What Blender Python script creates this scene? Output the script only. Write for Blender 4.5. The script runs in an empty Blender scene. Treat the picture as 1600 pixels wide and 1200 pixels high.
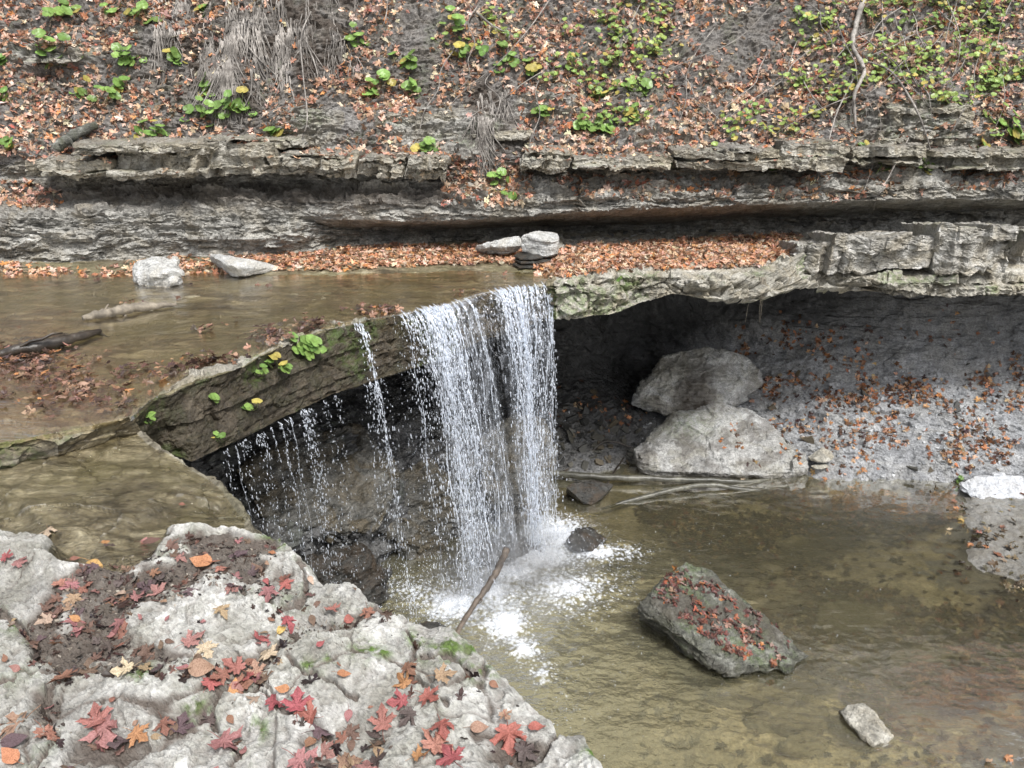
import bpy, bmesh, math, random
import numpy as np
from mathutils import Vector, Matrix
R = math.radians
rnd = random.Random(7); rng = np.random.default_rng(11)
scn = bpy.context.scene
COL = scn.collection
# ------------------------------------------------------------------ camera model
PITCH = R(22); H = 1.65; F = 1200.0
fw = np.array([0, math.cos(PITCH), -math.sin(PITCH)]); up = np.array([0, math.sin(PITCH), math.cos(PITCH)]); rt = np.array([1., 0, 0])
CAM = np.array([0, 0, H])
def ray(px, py):
    px = np.asarray(px, float); py = np.asarray(py, float)
    return fw*F + rt*(px[..., None]-800) + up*(600-py[..., None])
def U(px, py, z):                                   # point of the horizontal level z seen there
    d = ray(px, py); t = (np.asarray(z, float)-H)/d[..., 2]
    return CAM + d*t[..., None]
def D(px, py, dist):                                # point at forward distance dist
    d = ray(px, py); t = np.asarray(dist, float)/d[..., 1]
    return CAM + d*t[..., None]
def proj(P):
    Q = P-CAM; d = Q@fw; d = np.where(np.abs(d) < .05, .05, d)
    return 800+F*(Q@rt)/d, 600-F*(Q@up)/d
# ------------------------------------------------------------------ noise
_perm = np.random.default_rng(3).permutation(1024)
_perm = np.concatenate([_perm, _perm, _perm])
_g = np.random.default_rng(4).normal(size=(1024, 3)); _g /= np.linalg.norm(_g, axis=1)[:, None]
def noise(P):
    P = np.asarray(P, float); i = np.floor(P).astype(np.int64); f = P-i; u = f*f*f*(f*(f*6-15)+10)
    i &= 1023; out = 0
    for dx in (0, 1):
        for dy in (0, 1):
            for dz in (0, 1):
                h = _perm[_perm[_perm[(i[..., 0]+dx) & 1023]+((i[..., 1]+dy) & 1023)]+((i[..., 2]+dz) & 1023)]
                g = _g[h]; d = f-np.array([dx, dy, dz])
                w = (u[..., 0] if dx else 1-u[..., 0])*(u[..., 1] if dy else 1-u[..., 1])*(u[..., 2] if dz else 1-u[..., 2])
                out = out + w*(g*d).sum(-1)
    return out*1.6
def fbm(P, s=1.0, o=4, off=0.0, gain=.5):
    P = np.asarray(P)*np.asarray(s)+off; a = 1; r = 0
    for k in range(o):
        r = r+a*noise(P); P = P*2.03+17.1; a *= gain
    return r
def ridged(P, s=1.0, o=4, off=0.0):
    P = np.asarray(P)*np.asarray(s)+off; a = 1; r = 0
    for k in range(o):
        r = r+a*(1-2*np.abs(noise(P))); P = P*2.03+9.1; a *= .5
    return r*.5
def hash2(a, b, c=0):
    a = a.astype(np.int64) & 1023; b = b.astype(np.int64) & 1023
    return _perm[_perm[_perm[a]+b]+c]/1023.0
def sstep(a, b, x):
    t = np.clip((x-a)/(b-a), 0, 1); return t*t*(3-2*t)
def strata(P, thick, blk, seed=0, warp=.03):
    """ragged horizontal beds: every bed and every block of a bed sticks out by its own amount (0..1)"""
    z = P[..., 2]+warp*fbm(P, (.8, .8, .5), 3, seed+3.3)
    zz = z/thick; zz = zz+.7*noise(np.stack([zz*.31, zz*0+seed, zz*0], -1))
    L = np.floor(zz); fz = zz-L
    ln = blk*(.5+1.3*hash2(L, L*0+seed, 5))
    x = (P[..., 0]+.25*blk*fbm(P, 3/blk*.4, 2, seed+8))/ln+hash2(L, L*0, 9)*31
    X = np.floor(x); fx = x-X
    v = hash2(L+seed, X, 7); vn = hash2(L+seed, X+1, 7)
    v = v+(vn-v)*sstep(.9, 1, fx)
    v2 = hash2(L+1+seed, X, 7)
    return v*(1-sstep(.8, 1.0, fz))+.5*(v+v2)*sstep(.8, 1.0, fz), fz
_wj = np.random.default_rng(8).random((1024, 3)); _wt = np.random.default_rng(9).normal(size=(1024, 3)); _wh = np.random.default_rng(10).random(1024)
def facet(P, s, tilt=.5, seed=0):
    """broken-rock relief: every Voronoi cell is a tilted facet of its own height; returns (-1..1, distance to the nearest joint)"""
    Q = np.asarray(P)*np.asarray(s)+seed*7.31; sh = Q.shape[:-1]; Q = Q.reshape(-1, 3); b = np.floor(Q).astype(np.int64); f = Q-b
    d1 = np.full(len(Q), 1e9); d2 = d1.copy(); hv = np.zeros(len(Q))
    for dx in (-1, 0, 1):
        for dy in (-1, 0, 1):
            for dz in (-1, 0, 1):
                c = b+np.array([dx, dy, dz]); k = _perm[_perm[_perm[c[:, 0] & 1023]+(c[:, 1] & 1023)]+(c[:, 2] & 1023)]
                r = f-np.array([dx, dy, dz])-_wj[k]*.9; d = (r*r).sum(1); m = d < d1
                d2 = np.where(m, d1, np.minimum(d2, d)); d1 = np.where(m, d, d1); hv = np.where(m, (_wh[k]-.5)*1.2+tilt*(r*_wt[k]).sum(1), hv)
    return hv.reshape(sh), (np.sqrt(d2)-np.sqrt(d1)).reshape(sh)
def blur(C, n, axis=0):
    for _ in range(n):
        A = np.moveaxis(C, axis, 0).copy(); B = A.copy(); B[1:-1] = (A[:-2]+2*A[1:-1]+A[2:])/4; C = np.moveaxis(B, 0, axis)
    return C
def inpoly(x, y, poly):
    x = np.asarray(x); y = np.asarray(y); c = np.zeros(np.broadcast(x, y).shape, bool); n = len(poly)
    for i in range(n):
        x0, y0 = poly[i]; x1, y1 = poly[(i+1) % n]
        if y0 == y1: continue
        c ^= ((y0 > y) != (y1 > y)) & (x < (x1-x0)*(y-y0)/(y1-y0)+x0)
    return c
def segdist(x, y, pl):
    d = np.full(np.shape(x), 1e9)
    for (a, b), (c, e) in zip(pl[:-1], pl[1:]):
        vx, vy = c-a, e-b; t = np.clip(((x-a)*vx+(y-b)*vy)/(vx*vx+vy*vy+1e-9), 0, 1)
        d = np.minimum(d, np.hypot(x-a-t*vx, y-b-t*vy))
    return d
# ------------------------------------------------------------------ mesh helpers
def mesh_np(name, V, Fq, smooth=False, cols=None):
    """V (n,3); Fq list of arrays of faces (m,k)"""
    me = bpy.data.meshes.new(name); V = np.asarray(V, np.float32)
    if not isinstance(Fq, list): Fq = [Fq]
    Fq = [np.asarray(f, np.int32) for f in Fq if len(f)]
    me.vertices.add(len(V)); me.vertices.foreach_set('co', V.ravel())
    loops = np.concatenate([f.ravel() for f in Fq]); tot = np.concatenate([np.full(len(f), f.shape[1], np.int32) for f in Fq])
    st = np.concatenate([[0], np.cumsum(tot)[:-1]]).astype(np.int32)
    me.loops.add(len(loops)); me.loops.foreach_set('vertex_index', loops)
    me.polygons.add(len(tot)); me.polygons.foreach_set('loop_start', st); me.polygons.foreach_set('loop_total', tot)
    me.polygons.foreach_set('use_smooth', np.full(len(tot), smooth))
    me.update(calc_edges=True); me.validate()
    for k, c in (cols or {}).items():
        at = me.attributes.new(k, 'FLOAT_COLOR', 'POINT'); c = np.asarray(c, np.float32)
        if c.shape[1] == 3: c = np.concatenate([c, np.ones((len(c), 1), np.float32)], 1)
        at.data.foreach_set('color', c.ravel())
    return me
def tag(o, label=None, cat=None, group=None, kind=None):
    if label: o['label'] = label
    if cat: o['category'] = cat
    if group: o['group'] = group
    if kind: o['kind'] = kind
    return o
def link(name, me, mat=None, parent=None):
    o = bpy.data.objects.new(name, me); COL.objects.link(o)
    if mat: me.materials.append(mat)
    if parent: o.parent = parent
    return o
def rebase(o):                                       # put the origin at the base of the thing
    me = o.data; n = len(me.vertices); co = np.empty(n*3, np.float32); me.vertices.foreach_get('co', co); co = co.reshape(-1, 3)
    c = np.array([(co[:, 0].min()+co[:, 0].max())/2, (co[:, 1].min()+co[:, 1].max())/2, co[:, 2].min()])
    me.vertices.foreach_set('co', (co-c).ravel().astype(np.float32)); o.location = c; me.update()
    return o
def empty(name, loc):
    o = bpy.data.objects.new(name, None); COL.objects.link(o); o.location = [float(v) for v in loc]; o.empty_display_size = .05; return o
def grid_faces(nu, nv):
    i = np.arange(nu*nv).reshape(nu, nv)
    return np.stack([i[:-1, :-1], i[1:, :-1], i[1:, 1:], i[:-1, 1:]], -1).reshape(-1, 4)
def grid_normals(P):
    du = np.gradient(P, axis=0); dv = np.gradient(P, axis=1); n = np.cross(du, dv)
    return n/(np.linalg.norm(n, axis=-1)[..., None]+1e-9)
def loft(C, us, nu, nvs, bl=6, smooth_v=0):
    """C[nc,nr,3] control; us column params; nvs subdivisions for every row gap"""
    C = np.asarray(C, float); us = np.asarray(us, float); u = np.linspace(us[0], us[-1], nu)
    k = np.clip(np.searchsorted(us, u, 'right')-1, 0, len(us)-2); t = ((u-us[k])/(us[k+1]-us[k]))[:, None, None]
    A = C[k]*(1-t)+C[k+1]*t; A = blur(A, bl, 0)
    vs = []
    for r, n in enumerate(nvs):
        tt = np.linspace(0, 1, n, endpoint=False)[None, :, None]
        vs.append(A[:, r:r+1]*(1-tt)+A[:, r+1:r+2]*tt)
    vs.append(A[:, -1:]); P = np.concatenate(vs, 1)
    if smooth_v: P = blur(P, smooth_v, 1)
    return P
class MB:                                            # collects pieces into one mesh
    def __init__(s): s.v = []; s.q = []; s.t = []; s.c = []; s.n = 0
    def add(s, V, Q=None, T=None, col=None):
        V = np.asarray(V, float)
        if Q is not None and len(Q): s.q.append(np.asarray(Q)+s.n)
        if T is not None and len(T): s.t.append(np.asarray(T)+s.n)
        s.v.append(V); s.n += len(V)
        s.c.append(np.tile(np.asarray(col if col is not None else (1, 1, 1), float), (len(V), 1)) if np.ndim(col) < 2 else np.asarray(col))
    def mesh(s, name, smooth=True):
        fs = []
        if s.q: fs.append(np.concatenate(s.q))
        if s.t: fs.append(np.concatenate(s.t))
        return mesh_np(name, np.concatenate(s.v), fs, smooth, {'Col': np.concatenate(s.c)})
    def tube(s, pts, rad, k=6, col=None):
        pts = np.asarray(pts, float); n = len(pts); rad = np.broadcast_to(rad, (n,)) if np.ndim(rad) == 0 else np.asarray(rad)
        T = np.gradient(pts, axis=0); T /= np.linalg.norm(T, axis=1)[:, None]+1e-9
        a = np.where(np.abs(T[:, 2:3]) < .9, np.array([[0, 0, 1.]]), np.array([[1., 0, 0]]))
        A = np.cross(T, a); A /= np.linalg.norm(A, axis=1)[:, None]+1e-9; B = np.cross(T, A)
        th = np.arange(k)*2*math.pi/k
        V = pts[:, None]+rad[:, None, None]*(np.cos(th)[None, :, None]*A[:, None]+np.sin(th)[None, :, None]*B[:, None])
        V = V.reshape(-1, 3); i = np.arange(n*k).reshape(n, k); j = np.roll(i, -1, 1)
        Q = np.stack([i[:-1], j[:-1], j[1:], i[1:]], -1).reshape(-1, 4)
        V = np.concatenate([V, pts[:1], pts[-1:]]); c0, c1 = n*k, n*k+1
        Tt = [(c0, j[0][m], i[0][m]) for m in range(k)]+[(c1, i[-1][m], j[-1][m]) for m in range(k)]
        s.add(V, Q, Tt, col)
def smoothpath(pts, n):
    pts = np.asarray(pts, float); m = len(pts); t = np.linspace(0, m-1, n); k = np.clip(t.astype(int), 0, m-2); f = (t-k)[:, None]
    p0 = pts[np.clip(k-1, 0, m-1)]; p1 = pts[k]; p2 = pts[k+1]; p3 = pts[np.clip(k+2, 0, m-1)]
    return .5*((2*p1)+(-p0+p2)*f+(2*p0-5*p1+4*p2-p3)*f*f+(-p0+3*p1-3*p2+p3)*f**3)
# ------------------------------------------------------------------ materials
class NT:
    def __init__(s, name):
        s.m = bpy.data.materials.new(name); s.m.use_nodes = True; s.t = s.m.node_tree; s.t.nodes.clear(); s.out = s.n('ShaderNodeOutputMaterial')
    def n(s, ty, ins=None, **kw):
        nd = s.t.nodes.new(ty)
        for k, v in kw.items(): setattr(nd, k, v)
        for k, v in (ins or {}).items():
            sk = nd.inputs[k]
            if isinstance(v, bpy.types.NodeSocket): s.t.links.new(v, sk)
            elif isinstance(v, bpy.types.Node): s.t.links.new(v.outputs[0], sk)
            else: sk.default_value = v if not isinstance(v, tuple) or len(v) != 3 or sk.type != 'RGBA' else (*v, 1)
        return nd
    def co(s): return s.n('ShaderNodeTexCoord').outputs['Object']
    def mapv(s, v, sc=(1, 1, 1), rot=(0, 0, 0)): return s.n('ShaderNodeMapping', {'Vector': v, 'Scale': sc, 'Rotation': rot}).outputs[0]
    def noise(s, v, sc, det=5, rough=.55, dist=0): return s.n('ShaderNodeTexNoise', {'Vector': v, 'Scale': sc, 'Detail': det, 'Roughness': rough, 'Distortion': dist}).outputs[0]
    def vor(s, v, sc, feature='F1', rand=1): return s.n('ShaderNodeTexVoronoi', {'Vector': v, 'Scale': sc, 'Randomness': rand}, feature=feature).outputs[0]
    def ramp(s, f, stops, interp='LINEAR'):
        r = s.n('ShaderNodeValToRGB', {'Fac': f}); cr = r.color_ramp; cr.interpolation = interp
        while len(cr.elements) < len(stops): cr.elements.new(.5)
        for e, (p, c) in zip(cr.elements, stops):
            e.position = p; e.color = (*c, 1) if isinstance(c, tuple) else (c, c, c, 1)
        return r.outputs[0]
    def math(s, op, a, b=0., c=None):
        nd = s.n('ShaderNodeMath', {0: a, 1: b}, operation=op)
        if c is not None: nd.inputs[2].default_value = c
        return nd.outputs[0]
    def mix(s, f, a, b, bt='MIX'):
        nd = s.n('ShaderNodeMix', data_type='RGBA', blend_type=bt, clamp_factor=True)
        for i, v in ((0, f), (6, a), (7, b)):
            if isinstance(v, bpy.types.NodeSocket): s.t.links.new(v, nd.inputs[i])
            else: nd.inputs[i].default_value = (*v, 1) if isinstance(v, tuple) and len(v) == 3 else v
        return nd.outputs[2]
    def attr(s, name):
        a = s.n('ShaderNodeAttribute', attribute_name=name); return a
    def bump(s, h, strength, dist, nrm=None):
        ins = {'Height': h, 'Strength': strength, 'Distance': dist}
        if nrm is not None: ins['Normal'] = nrm
        return s.n('ShaderNodeBump', ins).outputs[0]
    def bsdf(s, col, rough, nrm=None, **kw):
        ins = {'Base Color': col, 'Roughness': rough}
        if nrm is not None: ins['Normal'] = nrm
        b = s.n('ShaderNodeBsdfPrincipled', ins)
        for k, v in kw.items():
            k = k.replace('_', ' ')
            if isinstance(v, bpy.types.NodeSocket): s.t.links.new(v, b.inputs[k])
            else: b.inputs[k].default_value = v
        return b.outputs[0]
    def done(s, sh): s.t.links.new(sh, s.out.inputs[0]); return s.m
def rock_mat(name, dark, mid, light, stain, strat=0.0, sc=1.0, wet=None, moss=(.05, .085, .015), mud=(.06, .048, .038), bump=1.0, rough=.8, grain=.8):
    m = NT(name); co = m.co(); a = m.n('ShaderNodeSeparateColor', {0: m.attr('mask').outputs[0]})
    n1 = m.noise(co, 1.1*sc, 3); n2 = m.noise(co, 6*sc, 9, .62, .3); n3 = m.noise(co, 45*sc, 6, .7); n4 = m.noise(co, 2.7*sc, 6, .6, 1.2)
    col = m.ramp(n2, [(.28, dark), (.5, mid), (.72, light)])
    col = m.mix(m.ramp(n4, [(.45, 0.), (.62, .8)]), col, stain)
    col = m.mix(grain, col, m.ramp(n3, [(.32, .35), (.62, 1.12)]), 'MULTIPLY')
    n5 = m.noise(co, 14*sc, 7, .7, .8); col = m.mix(.6, col, m.ramp(n5, [(.38, .5), (.47, 1.05)]), 'MULTIPLY')
    col = m.mix(.5, col, m.ramp(n1, [(.35, .55), (.65, 1.0)]), 'MULTIPLY')
    pits = m.vor(co, 30*sc); pm = m.ramp(pits, [(.05, .45), (.25, 1.)]); col = m.mix(m.ramp(n4, [(.4, 0.), (.6, .7)]), col, m.mix(1., col, pm, 'MULTIPLY'))
    hgt = m.math('ADD', m.math('MULTIPLY', n2, .8), m.math('MULTIPLY', n3, .4)); hgt = m.math('ADD', hgt, m.math('MULTIPLY', n5, .6))
    if strat:
        sv = m.mapv(co, (3.5, 3.5, 24)); st = m.noise(sv, 1.6*sc, 6, .65, .4)
        col = m.mix(strat, col, m.ramp(st, [(.33, .32), (.52, 1.0)]), 'MULTIPLY')
        hgt = m.math('ADD', hgt, m.math('MULTIPLY', st, 1.4*strat))
    mo = m.math('MULTIPLY', a.outputs[1], m.ramp(m.noise(co, 22, 5), [(.42, 0.), (.55, 1.)]))
    mosscol = m.mix(m.ramp(m.noise(co, 90, 3), [(.35, 0.), (.65, 1.)]), moss, tuple(2.2*c for c in moss))
    col = m.mix(mo, col, mosscol)
    mud_shade_m = m.math('MULTIPLY', a.outputs[2], m.ramp(m.noise(co, 10, 8, .7), [(.25, .6), (.5, 1.)]))  # mud; on the cave wall and in ledge cavities also painted shade
    mud_shade_c = m.mix(m.noise(co, 60, 4), tuple(.5*c for c in mud), tuple(1.6*c for c in mud))
    col = m.mix(mud_shade_m, col, mud_shade_c)
    w = a.outputs[0] if wet is None else m.math('MAXIMUM', a.outputs[0], wet)
    wn = m.math('MULTIPLY', w, m.ramp(m.noise(co, 3.5, 5), [(.3, .75), (.6, 1.)]))
    col = m.mix(wn, col, m.mix(1., col, (.55, .53, .50), 'MULTIPLY'))
    nr = m.bump(hgt, .85*bump, .02); nr = m.bump(n3, .6*bump*grain, .005, nr)
    rg = m.math('SUBTRACT', rough, m.math('MULTIPLY', wn, rough-.24))
    return m.done(m.bsdf(col, rg, nr, Specular_IOR_Level=.4))
M = {}
M['shale'] = rock_mat('grey_shale', (.15, .146, .132), (.35, .34, .31), (.56, .55, .505), (.34, .31, .25), strat=.6)
M['soil'] = rock_mat('slope_soil', (.15, .145, .14), (.29, .28, .268), (.44, .43, .41), (.26, .235, .20), strat=.15, sc=1.6)
M['sand'] = rock_mat('sandstone_block', (.22, .21, .175), (.42, .40, .345), (.60, .58, .52), (.34, .30, .22), strat=.3, sc=1.2)
M['lime'] = rock_mat('pale_ledge_rock', (.23, .227, .205), (.50, .495, .465), (.74, .735, .71), (.33, .325, .28), strat=0, sc=1.25, mud=(.12, .10, .085), grain=.5)
M['slab'] = rock_mat('creek_slab_rock', (.10, .08, .05), (.25, .205, .135), (.45, .38, .26), (.19, .155, .09), strat=.3, sc=1.3)
M['cave'] = rock_mat('undercut_shale', (.15, .154, .16), (.29, .298, .31), (.46, .468, .475), (.33, .33, .32), strat=.3, sc=1.2, mud=(.035, .036, .037))  # mud colour also carries the shade painted into the cave
M['pale'] = rock_mat('pale_stone', (.32, .325, .31), (.56, .56, .54), (.72, .72, .70), (.46, .44, .39), strat=.2, sc=2)
M['boulder'] = rock_mat('grey_boulder', (.30, .305, .30), (.50, .505, .495), (.68, .685, .67), (.36, .35, .30), strat=.22, sc=1.2)
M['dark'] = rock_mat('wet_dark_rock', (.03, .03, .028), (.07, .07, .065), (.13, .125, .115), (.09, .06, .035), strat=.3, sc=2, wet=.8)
M['greenrock'] = rock_mat('green_grey_rock', (.06, .06, .05), (.17, .172, .145), (.40, .40, .36), (.13, .135, .09), strat=.7, sc=2)
M['blk'] = rock_mat('white_streaked_block', (.26, .25, .22), (.50, .485, .44), (.76, .755, .73), (.40, .36, .28), strat=.25, sc=1.2)
M['face'] = rock_mat('wet_brown_face', (.045, .036, .024), (.105, .085, .058), (.19, .16, .115), (.07, .065, .035), strat=.25, sc=1.6)
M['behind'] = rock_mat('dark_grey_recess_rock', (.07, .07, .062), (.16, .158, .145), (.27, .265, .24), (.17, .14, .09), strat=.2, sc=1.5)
M['bluepale'] = rock_mat('bluish_pale_stone', (.42, .44, .47), (.60, .62, .65), (.74, .76, .78), (.5, .5, .5), strat=.2, sc=2, grain=.4)
M['gravelbed'] = rock_mat('beach_gravel', (.20, .20, .19), (.31, .31, .295), (.42, .415, .39), (.25, .235, .20), strat=0, sc=2.5, mud=(.12, .10, .07))
M['bed'] = rock_mat('pool_bed_silt', (.26, .23, .155), (.44, .395, .285), (.60, .55, .42), (.33, .295, .20), strat=0, sc=1.0, mud=(.035, .03, .018), bump=.6)

def bed_mat(name, rot, c4, sx=.55, s0=5.):
    m = NT(name); co = m.co(); c1 = m.mapv(co, (sx, 1.7, 1), (0, 0, rot))
    a = m.noise(c1, s0, 9, .68, 1.2); b = m.noise(c1, 17, 7, .7, .6); c = m.noise(co, 1.6, 4, .6); f = m.noise(co, 70, 4, .7)
    col = m.ramp(a, [(.34, c4[0]), (.47, c4[1]), (.56, c4[2]), (.70, c4[3])])
    col = m.mix(.75, col, m.ramp(b, [(.36, .38), (.56, 1.1)]), 'MULTIPLY'); col = m.mix(m.ramp(c, [(.42, 0.), (.6, .55)]), col, (.15, .14, .075)); col = m.mix(.5, col, m.ramp(f, [(.35, .5), (.6, 1.1)]), 'MULTIPLY')
    h = m.math('ADD', a, m.math('MULTIPLY', b, .5))
    return m.done(m.bsdf(col, .3, m.bump(h, .6, .015), Specular_IOR_Level=.35))
M['creekbed'] = bed_mat('stream_worn_rock', .1, [(.05, .042, .028), (.13, .108, .070), (.23, .20, .135), (.42, .385, .29)]); M['wetledge'] = bed_mat('wet_ledge_rock', .5, [(.06, .053, .042), (.14, .125, .095), (.24, .22, .175), (.46, .44, .39)], 1.0, 3.4)
def leaf_mat(name, objcol=False, gloss=.45):
    m = NT(name); co = m.co()
    if objcol:
        oi = m.n('ShaderNodeObjectInfo'); c = oi.outputs['Color']; rv = oi.outputs['Random']
        cc = m.n('ShaderNodeVectorMath', {0: co, 1: m.n('ShaderNodeCombineXYZ', {0: m.math('MULTIPLY', rv, 50.), 1: rv, 2: rv}).outputs[0]}, operation='ADD').outputs[0]
        c = m.mix(m.ramp(m.noise(cc, 14, 4, .6), [(.42, 0.), (.66, .75)]), c, m.mix(1., c, (.45, .38, .30), 'MULTIPLY'))
        c = m.mix(m.ramp(m.noise(cc, 60, 3, .6), [(.55, 0.), (.7, .7)]), c, m.mix(1., c, (.35, .25, .2), 'MULTIPLY'))
        vein = m.attr('Col').outputs[0]; c = m.mix(.8, c, vein, 'MULTIPLY')
        h = m.math('ADD', m.noise(co, 40, 4), m.n('ShaderNodeSeparateColor', {0: vein}).outputs[0])
    else:
        c = m.attr('Col').outputs[0]; c = m.mix(m.ramp(m.noise(co, 30, 4), [(.4, 0.), (.65, .6)]), c, m.mix(1., c, (.5, .42, .36), 'MULTIPLY')); h = m.noise(co, 60, 3)
    nr = m.bump(h, .5, .004)
    b = m.bsdf(c, gloss, nr, Specular_IOR_Level=.35); tr = m.n('ShaderNodeBsdfTranslucent', {'Color': c}).outputs[0]
    mx = m.n('ShaderNodeMixShader', {0: .22, 1: b, 2: tr}).outputs[0]
    return m.done(mx)
M['leaf'] = leaf_mat('fallen_leaf', True); M['litter'] = leaf_mat('leaf_litter'); M['green'] = leaf_mat('green_leaf', False, .35)
def bark(name, a, b, rough=.75, sc=1.):
    m = NT(name); co = m.co(); n = m.noise(m.mapv(co, (1, 1, 1)), 25*sc, 6, .7); c = m.ramp(n, [(.3, a), (.7, b)])
    c = m.mix(m.ramp(m.noise(co, 5, 3), [(.4, 0.), (.6, .7)]), c, tuple(.45*x for x in a))
    return m.done(m.bsdf(c, rough, m.bump(n, .7, .01)))
M['bark'] = bark('weathered_bark', (.10, .085, .065), (.30, .26, .20)); M['wetwood'] = bark('wet_wood', (.022, .018, .015), (.075, .06, .045), .3)
M['palewood'] = bark('bleached_wood', (.17, .14, .10), (.40, .36, .29), .5); M['logwood'] = bark('soaked_grey_wood', (.045, .043, .033), (.17, .165, .13), .3)
M['stick'] = bark('dark_stick', (.05, .038, .028), (.16, .125, .095), .55); M['root'] = bark('fine_root', (.12, .105, .09), (.42, .39, .355), .8)
M['stem'] = bark('green_stem', (.10, .12, .04), (.16, .20, .07), .5)

def water_mat(name, tint, murkcol, bumps, foam=True, base_b=.12, streak=False, fk=.8):
    m = NT(name); co = m.co(); a = m.n('ShaderNodeSeparateColor', {0: m.attr('mask').outputs[0]})   # R foam, G murk, B calm
    h = None
    for sc, w, mp, rot in bumps:
        n = m.math('MULTIPLY', m.noise(m.mapv(co, mp, (0, 0, rot)), sc, 3, .5, .6), w); h = n if h is None else m.math('ADD', h, n)
    nr = m.n('ShaderNodeBump', {'Height': h, 'Strength': m.math('ADD', base_b, m.math('MULTIPLY', a.outputs[2], 1.0)), 'Distance': .03}).outputs[0]
    fr = m.n('ShaderNodeFresnel', {'IOR': 1.33, 'Normal': nr}).outputs[0]
    gl = m.n('ShaderNodeBsdfGlossy', {'Color': (1, 1, 1, 1), 'Roughness': .04, 'Normal': nr}).outputs[0]
    tr = m.n('ShaderNodeBsdfTransparent', {'Color': (*tint, 1)}).outputs[0]
    df = m.n('ShaderNodeBsdfDiffuse', {'Color': (*murkcol, 1), 'Normal': nr}).outputs[0]
    bf = a.outputs[1]
    if streak:
        sn = m.noise(m.mapv(co, (1, 2.2, 1), (0, 0, .5)), 7, 7, .7, .8); bf = m.math('ADD', bf, m.ramp(sn, [(.52, 0.), (.68, .35)]))
        tr = m.n('ShaderNodeBsdfTransparent', {'Color': m.mix(m.ramp(sn, [(.30, .8), (.46, 0.)]), (*tint, 1), (.70, .66, .58))}).outputs[0]
    body = m.n('ShaderNodeMixShader', {0: bf, 1: tr, 2: df}).outputs[0]
    sh = m.n('ShaderNodeMixShader', {0: m.math('MULTIPLY', fr, fk), 1: body, 2: gl}).outputs[0]
    if foam:
        fn = m.math('ADD', m.math('MULTIPLY', m.noise(co, 9, 6, .7, 1.6), .5), m.math('MULTIPLY', m.noise(co, 30, 6, .75, 1.), .5)); f2 = m.vor(co, 34)
        fm = m.math('ADD', fn, m.math('MULTIPLY', f2, -.28))
        th = m.math('SUBTRACT', 1.0, a.outputs[0]); fac = m.math('MULTIPLY', m.math('SUBTRACT', fm, m.math('MULTIPLY', th, .57)), 4.2)
        fac = m.n('ShaderNodeClamp', {0: fac}).outputs[0]; fac = m.math('MULTIPLY', fac, m.math('GREATER_THAN', a.outputs[0], .02)); fac = m.math('MULTIPLY', fac, .9)
        fs = m.bsdf((.80, .84, .90), .5, m.bump(fn, 1., .03))
        sh = m.n('ShaderNodeMixShader', {0: fac, 1: sh, 2: fs}).outputs[0]
    return m.done(sh)
M['pool'] = water_mat('pool_water', (.88, .84, .68), (.235, .22, .14), [(7, .55, (1, 1, 1), 0), (22, .25, (1, 1.6, 1), .3), (2.2, .5, (1, 1, 1), 0)], True, .05, False, .6)
M['creek'] = water_mat('creek_water', (.90, .85, .73), (.17, .14, .085), [(9, .5, (.6, 1.6, 1), .15), (26, .3, (.6, 1.8, 1), .2), (60, .12, (.7, 1.8, 1), .1)], False, .22, False, .5)
M['film'] = water_mat('flowing_film', (.93, .90, .80), (.26, .22, .14), [(6, .8, (1., 2., 1), .75), (15, .6, (1., 2.4, 1), .6), (34, .45, (1., 2., 1), .7)], False, .8, True, 1.)
m = NT('falling_water'); co = m.co(); n = m.noise(co, 30, 3)
dd = m.n('ShaderNodeBsdfDiffuse', {'Color': (.84, .89, .97, 1)}).outputs[0]
tl = m.n('ShaderNodeBsdfTranslucent', {'Color': (.84, .90, .98, 1)}).outputs[0]
gg = m.n('ShaderNodeBsdfGlossy', {'Color': (1, 1, 1, 1), 'Roughness': .12}).outputs[0]; tt = m.n('ShaderNodeBsdfTransparent').outputs[0]
s1 = m.n('ShaderNodeMixShader', {0: .45, 1: dd, 2: tl}).outputs[0]; s2 = m.n('ShaderNodeMixShader', {0: .25, 1: s1, 2: gg}).outputs[0]
M['fall'] = m.done(m.n('ShaderNodeMixShader', {0: m.ramp(n, [(.35, .26), (.65, .74)]), 1: s2, 2: tt}).outputs[0])
m = NT('thin_water_sheet'); co = m.co(); st = m.noise(m.mapv(co, (22, 22, 1.1)), 2.6, 6, .7, .5)
s1 = m.n('ShaderNodeMixShader', {0: .4, 1: m.n('ShaderNodeBsdfDiffuse', {'Color': (.78, .83, .92, 1)}).outputs[0], 2: m.n('ShaderNodeBsdfGlossy', {'Color': (1, 1, 1, 1), 'Roughness': .12, 'Normal': m.bump(st, .8, .02)}).outputs[0]}).outputs[0]
vis = m.math('MULTIPLY', m.ramp(st, [(.50, .0), (.62, .6)]), m.n('ShaderNodeSeparateColor', {0: m.attr('Col').outputs[0]}).outputs[0])
vv = m.math('MULTIPLY', m.ramp(m.noise(m.mapv(co, (26, 10, 1.6)), 2.2, 8, .75, .8), [(.46, .0), (.66, .55)]), m.n('ShaderNodeSeparateColor', {0: m.attr('Col').outputs[0]}).outputs[0])
M['sheet'] = m.done(m.n('ShaderNodeMixShader', {0: vis, 1: m.n('ShaderNodeBsdfTransparent').outputs[0], 2: s1}).outputs[0])

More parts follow.
